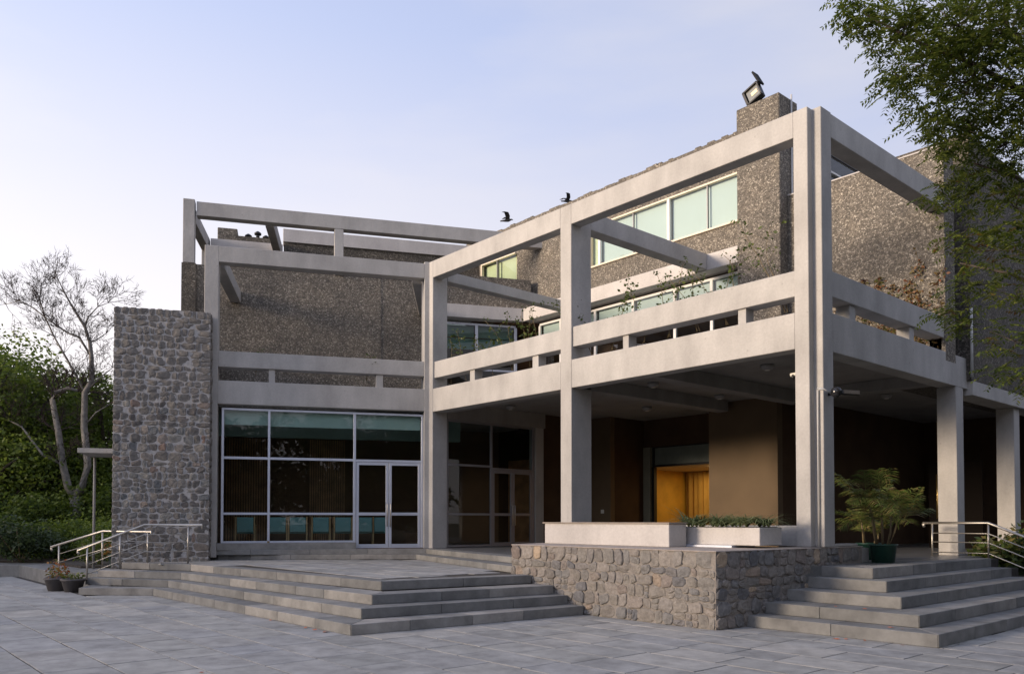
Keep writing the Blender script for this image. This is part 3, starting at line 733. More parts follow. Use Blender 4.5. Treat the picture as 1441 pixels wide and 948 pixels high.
# first floor windows of the main block (behind the rail beams)
def upper_windows():
    z0, z1 = 5.12, 8.30; xs = [-13.0, -12.0, -10.45, -8.9, -7.35, -6.1, -4.95]
    f = [(xs[0], xs[-1], z1-.07, z1)]
    for x_ in xs: f.append((x_-.045, x_+.045, z0, z1-.07))
    f += [(xs[0], xs[-1], z0, z0+.05)]
    pn = [(a_+.045, b_-.045, z0+.05, z1-.07) for a_, b_ in zip(xs[:-1], xs[1:])]
    glazing('W', 0, f, pn, M_whitefr, M_glassup, .07, 5.62, 'window', label='row of first floor windows with half drawn blinds')
    for a_, b_ in zip(xs[:-1], xs[1:]):
        part('blind', B().box(a_+.06, b_-.06, 5.74, 5.75, 7.2, 8.23), M_pale)
    part('blind', B().box(-10.9, -9.1, 5.78, 5.79, 5.2, 5.9), M_pale)
    part('room_wall', B().box(-14.5, -4.9, 8.4, 8.5, 5.1, 8.38), M_room)
    part('room_ceiling', B().prism([(-13.2, 5.75), (-4.9, 5.75), (-4.9, 8.5), (-19, 8.5), (-17, 4.6), (-14.5, 3.9)], 8.36, 8.38), M_room)
    part('room_wall', B().box(.5, 6.5, 6.6, 6.7, 5.1, 8.38).box(.4, .5, 4.5, 6.7, 5.1, 8.38), M_room, 'A')
    # windows of the angled bay
    s = [.9, 2.35, 3.72]
    f = [(s[0], s[-1], z1-.07, z1), (s[0], s[-1], 6.70, 6.76)]+[(v-.05, v+.05, z0, z1-.07) for v in s]
    pn = [(a_+.05, b_-.05, za, zb) for a_, b_ in zip(s[:-1], s[1:]) for za, zb in ((z0, 6.70), (6.76, z1-.07))]
    glazing('A', 0, f, pn, M_alu, M_glassd, .07, 4.3, 'window', label='pair of tinted windows in the angled bay')
    part('blind', B().box(.95, 2.3, 4.5, 4.51, 7.85, 8.25).box(.95, 2.3, 4.53, 4.54, 7.45, 7.82), M_teal, 'A')
    part('blind', B().box(2.4, 3.67, 4.5, 4.51, 7.85, 8.25).box(2.4, 3.67, 4.53, 4.54, 7.25, 7.82), M_teal, 'A')
    part('window_ledge', B().box(.9, 1.9, 4.22, 4.36, 6.76, 6.84).box(1.0, 1.16, 4.24, 4.3, 5.2, 6.75).box(1.22, 1.3, 4.24, 4.3, 5.2, 6.75), M_whitefr, 'A')
upper_windows()
# long second floor window and its neighbour
z0, z1 = 9.74, 10.98
f = [(-10.77, -5.0, z0-.05, z0), (-10.77, -5.0, z1, z1+.05), (-10.77, -10.72, z0, z1)]
wn = glazing('W', 0, f, [], M_creamfr, M_glassup, .12, 5.74, 'window', label='long pale window band beside the tower')
vs = [-10.72, -10.42, -7.68, -5.0]
xs = [-10.42, -10.35]
for x_ in (-10.38, -7.66): B().box(x_-.045, x_+.045, 5.75, 5.85, z0, z1).build('mullion', M_whitefr, wn)
for x_ in (-9.0, -6.32): B().box(x_-.012, x_+.012, 5.77, 5.84, z0, z1).build('glazing_bar', M_aludark, wn)
for a_, b_ in ((-10.70, -10.43), (-10.33, -9.01), (-8.99, -7.71), (-7.61, -6.33), (-6.31, -5.0)):
    B().box(a_, b_, 5.80, 5.808, z0, z1).build('pane', M_glassup, wn)
for a_, b_ in ((-10.33, -7.71), (-7.61, -5.0)): part('blind', B().box(a_, b_, 5.90, 5.91, z0, z1), M_pale)
part('blind', B().box(-10.72, -10.43, 5.90, 5.91, z0, z1), M_cream)
part('blind_box', B().box(-10.78, -5.0, 6.0, 6.1, z0-.1, z1+.1), M_room)
f = [(-16.3, -14.37, 11.07, 11.12), (-16.3, -16.24, 9.9, 11.07)]
wn2 = glazing('W', 0, f, [(-16.24, -15.4, 9.9, 11.07), (-15.37, -14.37, 9.9, 11.07)], M_creamfr, M_glassup, .12, 5.72, 'window', label='small cream framed window beside the long clad wall')
B().box(-15.4, -15.37, 5.74, 5.85, 9.9, 11.07).build('glazing_bar', M_aludark, wn2)
part('blind', B().prism([(-16.24, 5.93), (-14.37, 5.93), (-14.37, 5.94), (-16.24, 5.94)], 9.9, 11.07), M_cream)
# window high on the right
f = [(7.35, 7.45, 10.6, 11.6), (9.7, 9.8, 10.6, 11.6), (7.45, 9.7, 11.52, 11.6), (7.45, 9.7, 11.03, 11.08)]
glazing('W', 0, f[:3], [(7.45, 9.7, 11.08, 11.52), (7.45, 9.7, 10.6, 11.03)], M_black, M_glassup, .08, -3.8, 'window', 'y', label='black framed window high above the right canopy')
part('window_rail', B().box(-3.8, -3.69, 7.45, 9.7, 11.03, 11.08), M_whitefr)
part('room_wall', B().box(-6, -5.9, 7.3, 12, 10.4, 11.7), plain('bluish_room', (.25, .32, .4), .8))
M_blackdoor = plain('near_black_door', (.012, .010, .009), 1.0); M_blackdoor.node_tree.nodes['Principled BSDF'].inputs['Specular IOR Level'].default_value = 0
part('side_door', B().box(-2.6, -1.2, 11.02, 11.06, .885, 3.3), M_blackdoor)
dh = B()
for x_ in (-2.34, -2.08): dh.tube([(x_, 10.96, 1.7), (x_, 10.96, 2.95)], .03, 6)
part('door_handle', dh, M_brass)
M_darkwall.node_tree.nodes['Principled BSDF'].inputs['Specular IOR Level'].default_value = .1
# little slab canopy on the far left
part('side_canopy', B().box(-8.95, -7.94, .62, 2.2, 3.38, 3.5, .006), M_con, 'A')
part('side_post', B().tube([(-8.84, 2.05, 0), (-8.84, 2.05, 3.37)], .035, 10), M_ceil, 'A')
part('room_block', B().box(-6.5, -5.9, .62, 4.0, 0, 6.7), M_clad2, 'A')

# ------------------------------------------------------------------ furniture and fittings
def lamp_thing(x, y_, label):
    o = thing('ceiling_light', label, 'light', (x, y_, 4.955), group='round lights on the canopy ceiling')
    B().lathe([(.14, -.0), (.14, -.05), (.10, -.10), (.06, -.105)]).build('housing', plain('lamp_housing', (.3, .29, .28), .5), o)
    B().lathe([(.055, -.106), (.055, -.115)], seg=12).build('lens', plain('lamp_lens', (.75, .72, .66), .3), o)
for x, y_, l in ((-10.63, 2.26, 'round ceiling light near the glass screen, left of the middle column'), (-2.42, 2.37, 'round ceiling light nearest the tall corner column'),
               (-5.45, 2.31, 'round ceiling light between the two ceiling beams, at the front'), (-5.5, 5.11, 'round ceiling light between the two ceiling beams, at the back'),
               (-8.23, 5.46, 'round ceiling light just right of the middle column top'), (-2.55, 8.31, 'round ceiling light deep under the right hand canopy')):
    lamp_thing(x, y_, l)
hl = thing('hall_light', 'small bright disc light in the ochre hall ceiling', 'light', (-8.35, 8.9, 3.39))
me_ = bpy.data.materials.new('lit_lamp'); me_.use_nodes = True; pb = me_.node_tree.nodes['Principled BSDF']
pb.inputs['Emission Color'].default_value = (1, .75, .4, 1); pb.inputs['Emission Strength'].default_value = 8
B().lathe([(.14, -.0), (.13, -.02)]).build('diffuser', me_, hl)
for i, (x, y_) in enumerate(((-8.35, 9.0), (-9.6, 10.0), (-7.2, 10.0))):
    l = bpy.data.lights.new('hall_lamp', 'AREA'); l.energy = 11; l.color = (1, .70, .30); l.shape = 'DISK'; l.size = .3
    lo = bpy.data.objects.new('hall_lamp', l); C.objects.link(lo); lo.location = (x, y_, 3.34)

def chair(s, label, lean=0):
    c = thing('armchair', label, 'chair', (s, 1.55, .9), lean, 'chairs behind the glass front', frame='A')
    w2 = .25
    B().box(-w2+.03, w2-.03, -.03, .03, .42, .84, .012).build('backrest', M_chairf, c)
    B().box(-w2+.03, w2-.03, .03, .5, .38, .46, .012).build('seat', M_chairf, c)
    for sx in (-1, 1):
        B().obox((sx*w2, -.02, .43), (.018, 0, 0), (0, .02, 0), (0, .03, .43)).build('leg', M_chairw, c)
        B().obox((sx*w2, .48, .31), (.018, 0, 0), (0, .02, 0), (0, 0, .31)).build('leg', M_chairw, c)
        B().obox((sx*w2, .24, .62), (.02, 0, 0), (0, .26, 0), (0, 0, .015)).build('armrest', M_chairw, c)
    return c
for s, l in ((-4.91, 'teal backed chair alone behind the leftmost pane'), (-4.04, 'teal backed chair just right of the first mullion'), (-3.49, 'teal backed chair second from the first mullion'),
             (-2.85, 'teal backed chair in the middle of the wide pane'), (-2.23, 'teal backed chair nearest the door frame in the wide pane'), (-1.62, 'teal backed chair seen partly behind the left door leaf edge'),
             (-1.12, 'teal backed chair seen fully through the left door leaf')):
    chair(s, l, rr.uniform(-.05, .05))

so = B().box(-10.83, -10.70, 6.285, 6.298, 1.88, 2.0, .003).build('wall_socket', M_socket); tag(so, 'small white socket plate on the brown wall right of the middle column', 'socket')

# white faced bench block and planter on the podium
wb = thing('marble_block', 'long low white stone block with a thin cap standing on the stone podium', 'bench', (-3.38, -1.5, 1.192))
B().box(-1.56, 1.56, -.27, .22, 0, .40, .008).build('body', M_white, wb)
B().box(-1.60, 1.585, -.30, .25, .401, .425, .004).build('cap', plain('cap_stone', (.3, .25, .2), .7, 0, .15, 5), wb)
pt = thing('planter', 'rectangular concrete trough full of strap leaved plants on the podium', 'planter', (-1.35, -.85, 1.192))
B().box(-.95, .93, -.33, .35, .04, .34, .01).build('trough', M_conb, pt)
B().box(-.9, .88, -.28, .30, .341, .35).build('soil', M_soil, pt)
B().box(-.85, .45, -.42, .3, 0, .038).build('base_slab', M_alu, pt)
rp = random.Random(8)
def strap(V, F, p, d, L_, w_, droop, rn, up=1.0):
    """a bent strap leaf from p leaning towards d"""
    k = 5; side = Vector((-d.y, d.x, 0)); prev = None
    for i in range(k+1):
        t = i/k; q = p+d*(L_*t*(.35+.65*t))+Vector((0, 0, 1))*(L_*up*(t-droop*t*t)); ww = w_*(1-t)**.6*(.5+.5*min(1, t*4))
        V.append(tuple(q-side*ww)); V.append(tuple(q+side*ww)); n = len(V)
        if i: F.append((n-4, n-3, n-1, n-2))
for i in range(26):
    V, F = [], []
    c = Vector((-.82+1.66*(i+.5)/26+rp.uniform(-.03, .03), rp.uniform(-.2, .2), .34))
    for j in range(34):
        a = rp.uniform(0, 6.28); strap(V, F, c, Vector((math.cos(a), math.sin(a), 0)), rp.uniform(.42, .68), .013, rp.uniform(.55, 1.05), rp, rp.uniform(.6, 1.0))
    pydata('plant_tuft', V, F, M_lily, pt)
V, F = [], []
for j in range(14): a = rp.uniform(2.2, 4); strap(V, F, Vector((-.9, .1, .34)), Vector((math.cos(a), math.sin(a), 0)), rp.uniform(.35, .6), .008, rp.uniform(.2, .6), rp, 1)
pydata('plant_tuft', V, F, M_lily, pt)

# cctv camera and its conduit
cc = thing('security_camera', 'black dome security camera on a bracket at the tall corner column', 'camera', (.02, .34, 3.86))
B().lathe([(.0, -.09), (.05, -.085), (.085, -.05), (.09, 0), (.085, .05), (.05, .085), (.0, .09)], (.12, 0, 0), 16).build('dome', plain('smoked_dome', (.02, .02, .022), .12), cc)
B().tube([(-.02, 0, -.02), (.08, 0, -.02)], .03, 8).build('bracket', M_black, cc)
B().obox((.3, .12, -.02), (.14, .06, -.02), (.02, -.03, .01), (0, 0, .03)).build('visor', M_black, cc)
cd = B().tube([(-.085, .12, 1.2), (-.085, .12, 3.9), (-.075, .10, 3.93), (.04, .10, 3.90), (.07, .3, 3.84)], .014, 6).build('conduit', M_pipe)
tag(cd, 'thin grey conduit running up the slot of the corner column', 'pipe')
cc2 = thing('bullet_camera', 'small white bullet camera left of the tall corner column under the ceiling', 'camera', (-.95, .75, 4.35))
B().tube([(0, 0, 0), (.28, .05, .03)], .035, 8).build('body', M_socket, cc2)
B().tube([(.05, .0, 0), (.05, 0, -.08)], .03, 8).build('lens', M_black, cc2)

# floodlight on the tower
fl = thing('floodlight', 'black floodlight with open glare shield on top of the clad tower', 'light', (-4.45, 5.25, 12.36))
Rm = Matrix.Rotation(R(-22), 3, 'Y')
def rot(v): return Rm @ Vector(v)
fc = Vector((.0, -.05, .28))
def fob(c, u, v, w_): return (fc+rot(c), rot(u), rot(v), rot(w_))
B().obox(*fob((-.05, .1, 0), (.21, 0, 0), (0, .08, 0), (0, 0, .2)), .02).build('housing', M_black, fl)
b = B()
b.obox(*fob((-.05, 0, .19), (.22, 0, 0), (0, .06, 0), (0, 0, .018))).obox(*fob((-.05, 0, -.19), (.22, 0, 0), (0, .06, 0), (0, 0, .018)))
b.obox(*fob((.16, 0, 0), (.018, 0, 0), (0, .06, 0), (0, 0, .19))).obox(*fob((-.255, 0, 0), (.03, 0, 0), (0, .06, 0), (0, 0, .19)))
b.build('rim', M_black, fl)
B().obox(*fob((-.03, -.005, 0), (.17, 0, 0), (0, .004, 0), (0, 0, .17))).build('lens', plain('floodlight_lens', (.3, .29, .24), .15, .6), fl)
B().obox(*fob((-.0, -.012, 0), (.09, 0, 0), (0, .004, 0), (0, 0, .05))).build('lamp_tube', plain('lamp_reflector', (.75, .6, .38), .3, .3), fl)
B().obox(fc+Vector((.10, 0, .33)), Vector((.11, 0, -.20))*.8, (0, .13, 0), (.018, 0, .012)).tube([fc+Vector((.12, .05, .12)), fc+Vector((.14, .05, .27))], .02, 6).build('glare_shield', plain('matt_black', (.012, .012, .013), .9), fl)
B().tube([(-.2, .1, 0), (-.2, .1, .12), (.1, .1, .12), (.1, .1, 0)], .02, 6).build('bracket', M_black, fl)

# chimney vents
for i, (s, z, l) in enumerate(((-5.16, 11.66, 'left one of three small dark roof vents behind the upper beam'), (-4.84, 11.70, 'tallest, middle one of three small dark roof vents'), (-4.56, 11.66, 'right one of three small dark roof vents behind the upper beam'))):
    v = thing('roof_vent', l, 'vent', (s, 7.8, z), 0, 'vents on the far roof', 'A')
    B().lathe([(.06, -.02), (.06, .08 if i != 1 else .14)]).build('pipe', M_black, v)
    B().lathe([(.12, .06 if i != 1 else .12), (.12, .1 if i != 1 else .18), (.04, .16 if i != 1 else .24)]).build('cowl', M_black, v)

# crows
def crow(loc, label, s=.62, rz=0):
    o = thing('crow', label, 'bird', loc, rz, 'crows over the roof line'); o.scale = (s, s, s*1.15)
    b = B(); b.tube([(-.34, 0, -.02), (-.2, 0, -.01), (-.08, 0, 0), (.06, 0, .01), (.14, 0, .03), (.19, 0, .05), (.24, 0, .05), (.30, 0, .03)], [.03, .035, .055, .065, .05, .032, .03, .006], 8).build('body', M_feather, o)
    for sy in (-1, 1):
        V = []; F = []
        st = [(0, .1, -.1, .02), (.18, .14, -.08, .16), (.38, .06, -.14, .27), (.6, -.12, -.26, .24)]
        for d, xf, xb, z in st: V += [(xf, sy*d*.8, z), (xb, sy*d*.8, z-.02), (xf, sy*d*.8, z-.012), (xb, sy*d*.8, z-.032)]
        for i in range(3):
            a = i*4; F += [(a, a+4, a+5, a+1), (a+2, a+3, a+7, a+6), (a, a+2, a+6, a+4), (a+1, a+5, a+7, a+3)]
        pydata('wing', V, F, M_feather, o)
crow((-11.64, 3.0, 10.8), 'black crow flying above the meeting of the two pergola frames', rz=R(50))
crow((-12.05, 6.0, 12.30), 'black crow landing with raised wings on the parapet edge', rz=R(65))

# ------------------------------------------------------------------ railings
def cp(px_ratio, d):   # helper: point at lateral ratio and depth in front of the camera position
    v = CAM+fw*d+cr*(px_ratio*d); return Vector((v.x, v.y, 0))
def railing(name, label, pts, posts, rails, caps=True, rad=.024):
    """pts: list of (xy, zbase); rails heights; posts indices as parameters along pts"""
    o = thing(name, label, 'railing', (0, 0, 0))
    def at(t):
        i = min(int(t), len(pts)-2); f_ = t-i; p = pts[i][0].lerp(pts[i+1][0], f_); return p, pts[i][1]*(1-f_)+pts[i+1][1]*f_
    top = [p+Vector((0, 0, z+rails[0])) for p, z in pts]
    a = top[0]+(top[0]-top[1]).normalized()*.0
    for e, d in ((0, 1), (-1, -2)):
        pass
    first = top[0]+Vector((0, 0, -.09))+(top[1]-top[0]).normalized()*.03; last = top[-1]+Vector((0, 0, -.09))+(top[-2]-top[-1]).normalized()*.03
    B().tube([first, top[0]+Vector((0, 0, -.02))]+top+[top[-1]+Vector((0, 0, -.02)), last], rad*1.1, 10).build('handrail', M_steel, o)
    for h in rails[1:]:
        B().tube([at(posts[0])[0]+Vector((0, 0, at(posts[0])[1]+h))]+[p+Vector((0, 0, z+h)) for i, (p, z) in enumerate(pts) if posts[0] < i < posts[-1]]+[at(posts[-1])[0]+Vector((0, 0, at(posts[-1])[1]+h))], .011, 8).build('rail', M_steel, o)
    for t_ in posts:
        p, z = at(t_); B().tube([p+Vector((0, 0, z-.02)), p+Vector((0, 0, z+rails[0]-.02))], .02, 8).build('post', M_steel, o)
    return o
G = lambda x, d: cp((x-720)/1140, d)
def top_rail(name, label, top, drops, posts):
    o = thing(name, label, 'railing'); top = [Vector(t_) for t_ in top]
    hook = [top[0]+Vector((0, 0, -.1))+(top[1]-top[0]).normalized()*.04, top[0]+Vector((0, 0, -.03))]; hook2 = [top[-1]+Vector((0, 0, -.03)), top[-1]+Vector((0, 0, -.1))]
    B().tube(hook+top+hook2, .026, 10).build('handrail', M_steel, o)
    def z_at(v):
        for a, b_ in zip(top[:-1], top[1:]):
            d = b_-a; d2 = Vector((d.x, d.y)); t_ = Vector((v.x-a.x, v.y-a.y)).dot(d2)/d2.length_squared
            if -.001 <= t_ <= 1.001: return a.lerp(b_, t_)
    pts = [(z_at(p), z0) for p, z0 in posts]
    for p, z0 in pts: B().tube([(p.x, p.y, z0), (p.x, p.y, p.z-.02)], .021, 8).build('post', M_steel, o)
    mids = [t_ for t_ in top[1:-1]]
    for dz in drops:
        dn = Vector((0, 0, -dz)); B().tube([pts[0][0]+dn]+[m_+dn for m_ in mids]+[pts[-1][0]+dn], .010, 8).build('rail', M_steel, o)
    return o
def GZ(x, d, z): v = G(x, d); v.z = z; return v
top_rail('ramp_railing', 'stainless handrail in front of the tall rubble wall, descending left beside the steps', [GZ(109, 18.5, .97), GZ(203, 19.0, 1.55), GZ(284, 19.5, 1.55)], (.23, .42, .63), [(G(123, 18.57), .3), (G(169, 18.82), .55), (G(264.6, 19.38), .62)])
top_rail('ramp_railing', 'rear stainless handrail beside the shrubs, starting further left than the other', [GZ(72, 20.6, .98), GZ(144.5, 20.0, 1.39), GZ(213, 19.75, 1.38)], (.24, .45), [(G(83, 20.5), .1), (G(144, 20.0), .5), (G(208, 19.77), .6)])
railing('side_railing', 'warm lit stainless handrail descending right beside the plants', [(Vector((-.5, 5.4, 0)), .85), (Vector((.8, 5.4, 0)), .85), (Vector((2.75, 5.4, 0)), .02)], [.15, 1.0, 1.95], [.75, .53, .34, .12])

# ------------------------------------------------------------------ left ledge and pots
ld = struct('garden_ledge', B().prism([(-26, -14.3), (-20.7, -8.22), (-16.9, -8.2), (-16.4, -7.4), (-15.0, -6.4), (-15.2, 8), (-60, 30), (-60, -14.3)], -.04, .34, .01), M_step)
struct('planting_bed', B().prism([(-27, -12.6), (-21.6, -7.4), (-17.6, -7.3), (-17.0, -6.3), (-16.2, -5.6), (-16.2, 7), (-58, 28), (-58, -12.6)], .341, .40), M_soil)
struct('ramp', B().prism([(-16.9, -8.15), (-14.3, -7.3), (-14.6, -5.2), (-15.5, -5.4), (-16.4, -6.6)], -.04, .33), M_step)
def leaves(n, rad, size, rn, flat=0, asp=.45, c=Vector((0, 0, 0)), shell=.0, V=None, F=None):
    """small pointed leaf quads spread through an ellipsoid rad"""
    if V is None: V, F = [], []
    for _ in range(n):
        while True:
            p = Vector((rn.uniform(-1, 1), rn.uniform(-1, 1), rn.uniform(-1, 1)))
            if p.length <= 1 and p.length >= shell*rn.random(): break
        p = Vector((p.x*rad[0], p.y*rad[1], p.z*rad[2]))+c
        a = rn.uniform(0, 6.283); e = rn.uniform(-1.0, .6); d = Vector((math.cos(a)*math.cos(e), math.sin(a)*math.cos(e), math.sin(e)))
        s_ = d.cross(Vector((rn.uniform(-1, 1), rn.uniform(-1, 1), rn.uniform(-1, 1)))); s_.normalize()
        L_ = size*rn.uniform(.6, 1.35); n0 = len(V)
        V += [tuple(p), tuple(p+d*L_*.5+s_*L_*asp*.5), tuple(p+d*L_), tuple(p+d*L_*.5-s_*L_*asp*.5)]; F.append((n0, n0+1, n0+2, n0+3))
    return V, F
def pot_plant(x, y_, r_, h, label, mat, leafm, n, rn, rad):
    o = thing('flower_pot', label, 'pot', (x, y_, 0), 0, 'grey bowls at the foot of the ramp')
    B().lathe([(r_*.68, 0), (r_*.95, h*.85), (r_*1.05, h*.86), (r_*1.05, h), (r_*.9, h), (r_*.88, h-.03)], seg=22).build('bowl', mat, o)
    V, F = leaves(n, rad, .1, rn, c=Vector((0, 0, h+rad[2]*.6))); pydata('foliage', V, F, leafm, o)
rq = random.Random(14)
pot_plant(-13.98, -8.30, .26, .30, 'grey bowl with low flowers, front one next to the steps', M_greypot, M_lbg2, 60, rq, (.2, .2, .08))
pot_plant(-14.50, -8.52, .28, .31, 'grey bowl with red leaved croton, middle one of three', M_greypot, M_croton, 130, rq, (.24, .24, .28))
pot_plant(-14.98, -8.42, .22, .32, 'grey bowl at the left end behind the other two', M_greypot, M_lbg2, 40, rq, (.18, .18, .06))
gp = thing('green_pot', 'dark green pot with reddish croton behind the first railing post', 'pot', (-15.2, -7.0, .33))
B().lathe([(.16, 0), (.22, .42), (.24, .42), (.24, .46), (.2, .46)]).build('pot', M_grn, gp)
V, F = leaves(170, (.45, .35, .25), .11, rq, c=Vector((0, 0, .62))); pydata('foliage', V, F, M_croton, gp)

# ------------------------------------------------------------------ palms on the right
def frond(rn, L_, az, el, droop, lw=.26):
    """one palm frond: rachis and leaflets, in pot space"""
    V, F = [], []; d = Vector((math.cos(az), math.sin(az), 0)); side = Vector((-d.y, d.x, 0)); pts = []
    for i in range(13):
        t = i/12; pts.append(d*(L_*t*math.cos(el)*(1-.1*t))+Vector((0, 0, L_*(t*math.sin(el)-droop*t*t))))
    return pts, side, d
def palm_leafset(rn, base, L_, az, el, droop, lw):
    pts, side, d = frond(rn, L_, az, el, droop)
    V, F = [], []
    for i in range(12):
        a, b_ = pts[i]+base, pts[i+1]+base; w_ = .006; n = len(V)
        V += [tuple(a-side*w_), tuple(a+side*w_), tuple(b_+side*w_*.8), tuple(b_-side*w_*.8)]; F.append((n, n+1, n+2, n+3))
        if i < 3: continue
        for k in range(2):
            q = a.lerp(b_, k*.5); t = (i+k*.5)/12; l = lw*math.sin(min(1, (1.12-t)*1.6)*1.5)
            tang = (b_-a).normalized()
            for sg in (-1, 1):
                dr = (side*sg*.85+tang*.6+Vector((0, 0, rn.uniform(-.25, .15)))).normalized()
                mid = q+dr*l*.5; end = q+dr*l+Vector((0, 0, -l*.25)); wd = tang*.009; n = len(V)
                V += [tuple(q-wd*.5), tuple(q+wd*.5), tuple(mid+wd), tuple(mid-wd), tuple(end)]
                F.append((n, n+1, n+2, n+3)); F.append((n+3, n+2, n+4))
    return V, F
def palm(loc, s, nf, label, seed, potr, poth, stems=5, Lf=1.0):
    rn = random.Random(seed); o = thing('potted_palm', label, 'potted plant', loc, 0, 'palms in green pots on the landing')
    B().lathe([(potr*.82, 0), (potr*.98, poth*.9), (potr*1.08, poth*.92), (potr*1.08, poth), (potr*.95, poth), (potr*.93, poth-.04)], seg=26).build('pot', M_grn, o)
    B().lathe([(potr*.93, poth-.04), (potr*.5, poth-.03)]).build('soil', M_soil, o)
    for i in range(stems):
        a = rn.uniform(0, 6.28); r0 = potr*.45; p0 = Vector((math.cos(a)*r0, math.sin(a)*r0, poth-.05)); lean = Vector((math.cos(a), math.sin(a), 0))
        hgt = rn.uniform(.35, .85)*s
        p1 = p0+lean*rn.uniform(.05, .25)*s+Vector((0, 0, hgt))
        B().tube([p0, p0.lerp(p1, .5)+Vector((rn.uniform(-.03, .03), 0, 0)), p1], [.022, .018, .014], 6).build('stem', M_stem, o)
        for k in range(nf):
            V, F = palm_leafset(rn, p1-Vector((0, 0, rn.uniform(0, .2)*s)), rn.uniform(.55, .95)*Lf*s, a+rn.uniform(-2.2, 2.2), R(rn.uniform(25, 80)), rn.uniform(.15, .6), .24*s)
            pydata('frond', V, F, M_palm, o)
    return o
palm((.25, 1.81, .883), 1.28, 9, 'larger potted palm in a dark green pot on the landing', 31, .235, .34, 6)
palm((-.45, 2.75, .883), .62, 7, 'smaller potted palm half hidden behind the larger one', 32, .23, .33, 4)

# shrubs behind the right railing
def shrub(name, label, loc, rad, n, size, mat, seed, group=None, stems=6, clumps=7):
    rn = random.Random(seed); o = thing(name, label, 'shrub', loc, 0, group); V, F = [], []
    for i in range(clumps):
        c = Vector((rn.uniform(-.6, .6)*rad[0], rn.uniform(-.6, .6)*rad[1], rad[2]*rn.uniform(.35, 1.35)))
        q = rn.uniform(.35, .62); leaves(n//clumps, (rad[0]*q, rad[1]*q, rad[2]*q), size, rn, c=c, V=V, F=F)
    leaves(n//5, (rad[0], rad[1], rad[2]), size, rn, c=Vector((0, 0, rad[2])), V=V, F=F)
    pydata('foliage', V, F, mat, o)
    b = B()
    for i in range(stems):
        a = rn.uniform(0, 6.28); b.tube([(0, 0, -.02), (math.cos(a)*rad[0]*.3, math.sin(a)*rad[1]*.3, rad[2]*.7), (math.cos(a)*rad[0]*.6, math.sin(a)*rad[1]*.6, rad[2]*1.4)], [.02, .014, .006], 5)
    b.build('stems', M_stem, o); return o
struct('side_planting_bed', B().prism([(-.3, 6.5), (.6, 5.75), (8, 5.75), (8, 16), (.2, 16), (.2, 6.5)], -.04, .5), M_soil)
for i, (x, y_, rx, rz_, l) in enumerate(((.55, 6.4, .5, .45, 'low leafy shrub just behind the handrail beside the column'), (1.25, 6.7, .6, .55, 'broad leafy shrub behind the handrail at the right edge'),
        (.75, 7.6, .55, .6, 'taller shrub with drooping leaves between the two right columns'), (1.9, 7.3, .6, .6, 'dense shrub at the right edge of the picture behind the handrail'), (1.3, 9.2, .7, .7, 'dark shrub in front of the farther column'))):
    shrub('shrub', l, (x, y_, .45), (rx, rx, rz_), 900, .15, M_ldark if i % 2 else M_palm, 50+i, 'shrubs behind the side railing')

# ------------------------------------------------------------------ climbers on the rail beams
def climber(x, y_, z0, h, lean, seed, label, n=60, spread=.16):
    rn = random.Random(seed); o = thing('climber', label, 'climber', (x, y_, z0), 0, 'thin climbers rising over the rail beams')
    b = B(); V, F = [], []
    for k in range(rn.choice((1, 2, 2))):
        p = Vector((rn.uniform(-.05, .05), 0, -.5)); d = Vector((lean+rn.uniform(-.25, .25), rn.uniform(-.1, .1), 1)); pts = [p.copy()]
        m_ = 8
        for i in range(m_):
            d += Vector((rn.uniform(-.22, .22), rn.uniform(-.15, .15), rn.uniform(-.12, .05))); p = p+d.normalized()*((h+.5)/m_); pts.append(p.copy())
            if i > 2:
                for q in range(n//14): leaves(2, (spread*.5, spread*.5, spread*.4), .08, rn, asp=.6, c=p+Vector((rn.uniform(-.1, .1), 0, rn.uniform(-.08, .08))), V=V, F=F)
                if rn.random() < .5:
                    t_ = p+Vector((rn.uniform(-.35, .35), rn.uniform(-.1, .1), rn.uniform(-.1, .2))); b.tube([p, t_], [.004, .002], 4); leaves(6, (.07, .07, .06), .07, rn, asp=.6, c=t_, V=V, F=F)
        b.tube(pts, [.008]*5+[.005]*4, 5)
    b.build('stem', M_stem, o); pydata('foliage', V, F, M_vine, o)
vd = [(-11.1, .75, -.2, 'left of the long facade against the slim corner column'), (-10.4, .95, -.35, 'with a long leaning stem next to the slim corner column'), (-9.9, .6, .35, 'above the first stub post'), (-9.2, .9, -.3, 'between the first two stub posts'),
      (-8.5, 1.0, -.3, 'tall and thin in front of the bay window mullion'), (-7.8, .9, -.1, 'in front of the angle of the pale band'), (-7.2, .95, -.35, 'just left of the middle column'), (-5.75, 1.0, -.5, 'dense and leafy spilling across the middle column'),
      (-5.1, .95, .3, 'arching right beside the middle column'), (-4.2, .6, .4, 'low and bent over the rail beam'), (-3.5, 1.1, -.3, 'half way along the right bay'), (-2.8, .9, -.4, 'with few leaves before the clad wall'),
      (-2.1, 1.1, -.2, 'near the end of the pergola joist'), (-1.75, 1.2, -.3, 'just left of the stair tower'), (-.85, 1.5, -.35, 'tall, against the dark side of the tower beside the corner column')]
for i, (x, h, le, l) in enumerate(vd): climber(x, .45, 5.95, h, le, 200+i, 'thin green climber '+l, 50 if i != 7 else 120)
for i, (s, l) in enumerate(((-4.6, 'tiny green sprout with a pale flower on the left wing rail beam, left one'), (-1.7, 'tiny green sprout on the left wing rail beam near the corner column'))):
    v = (FA @ Vector((s, .3, 6.0))); climber(v.x, v.y, v.z, .2, 0, 240+i, l, 30, .1)
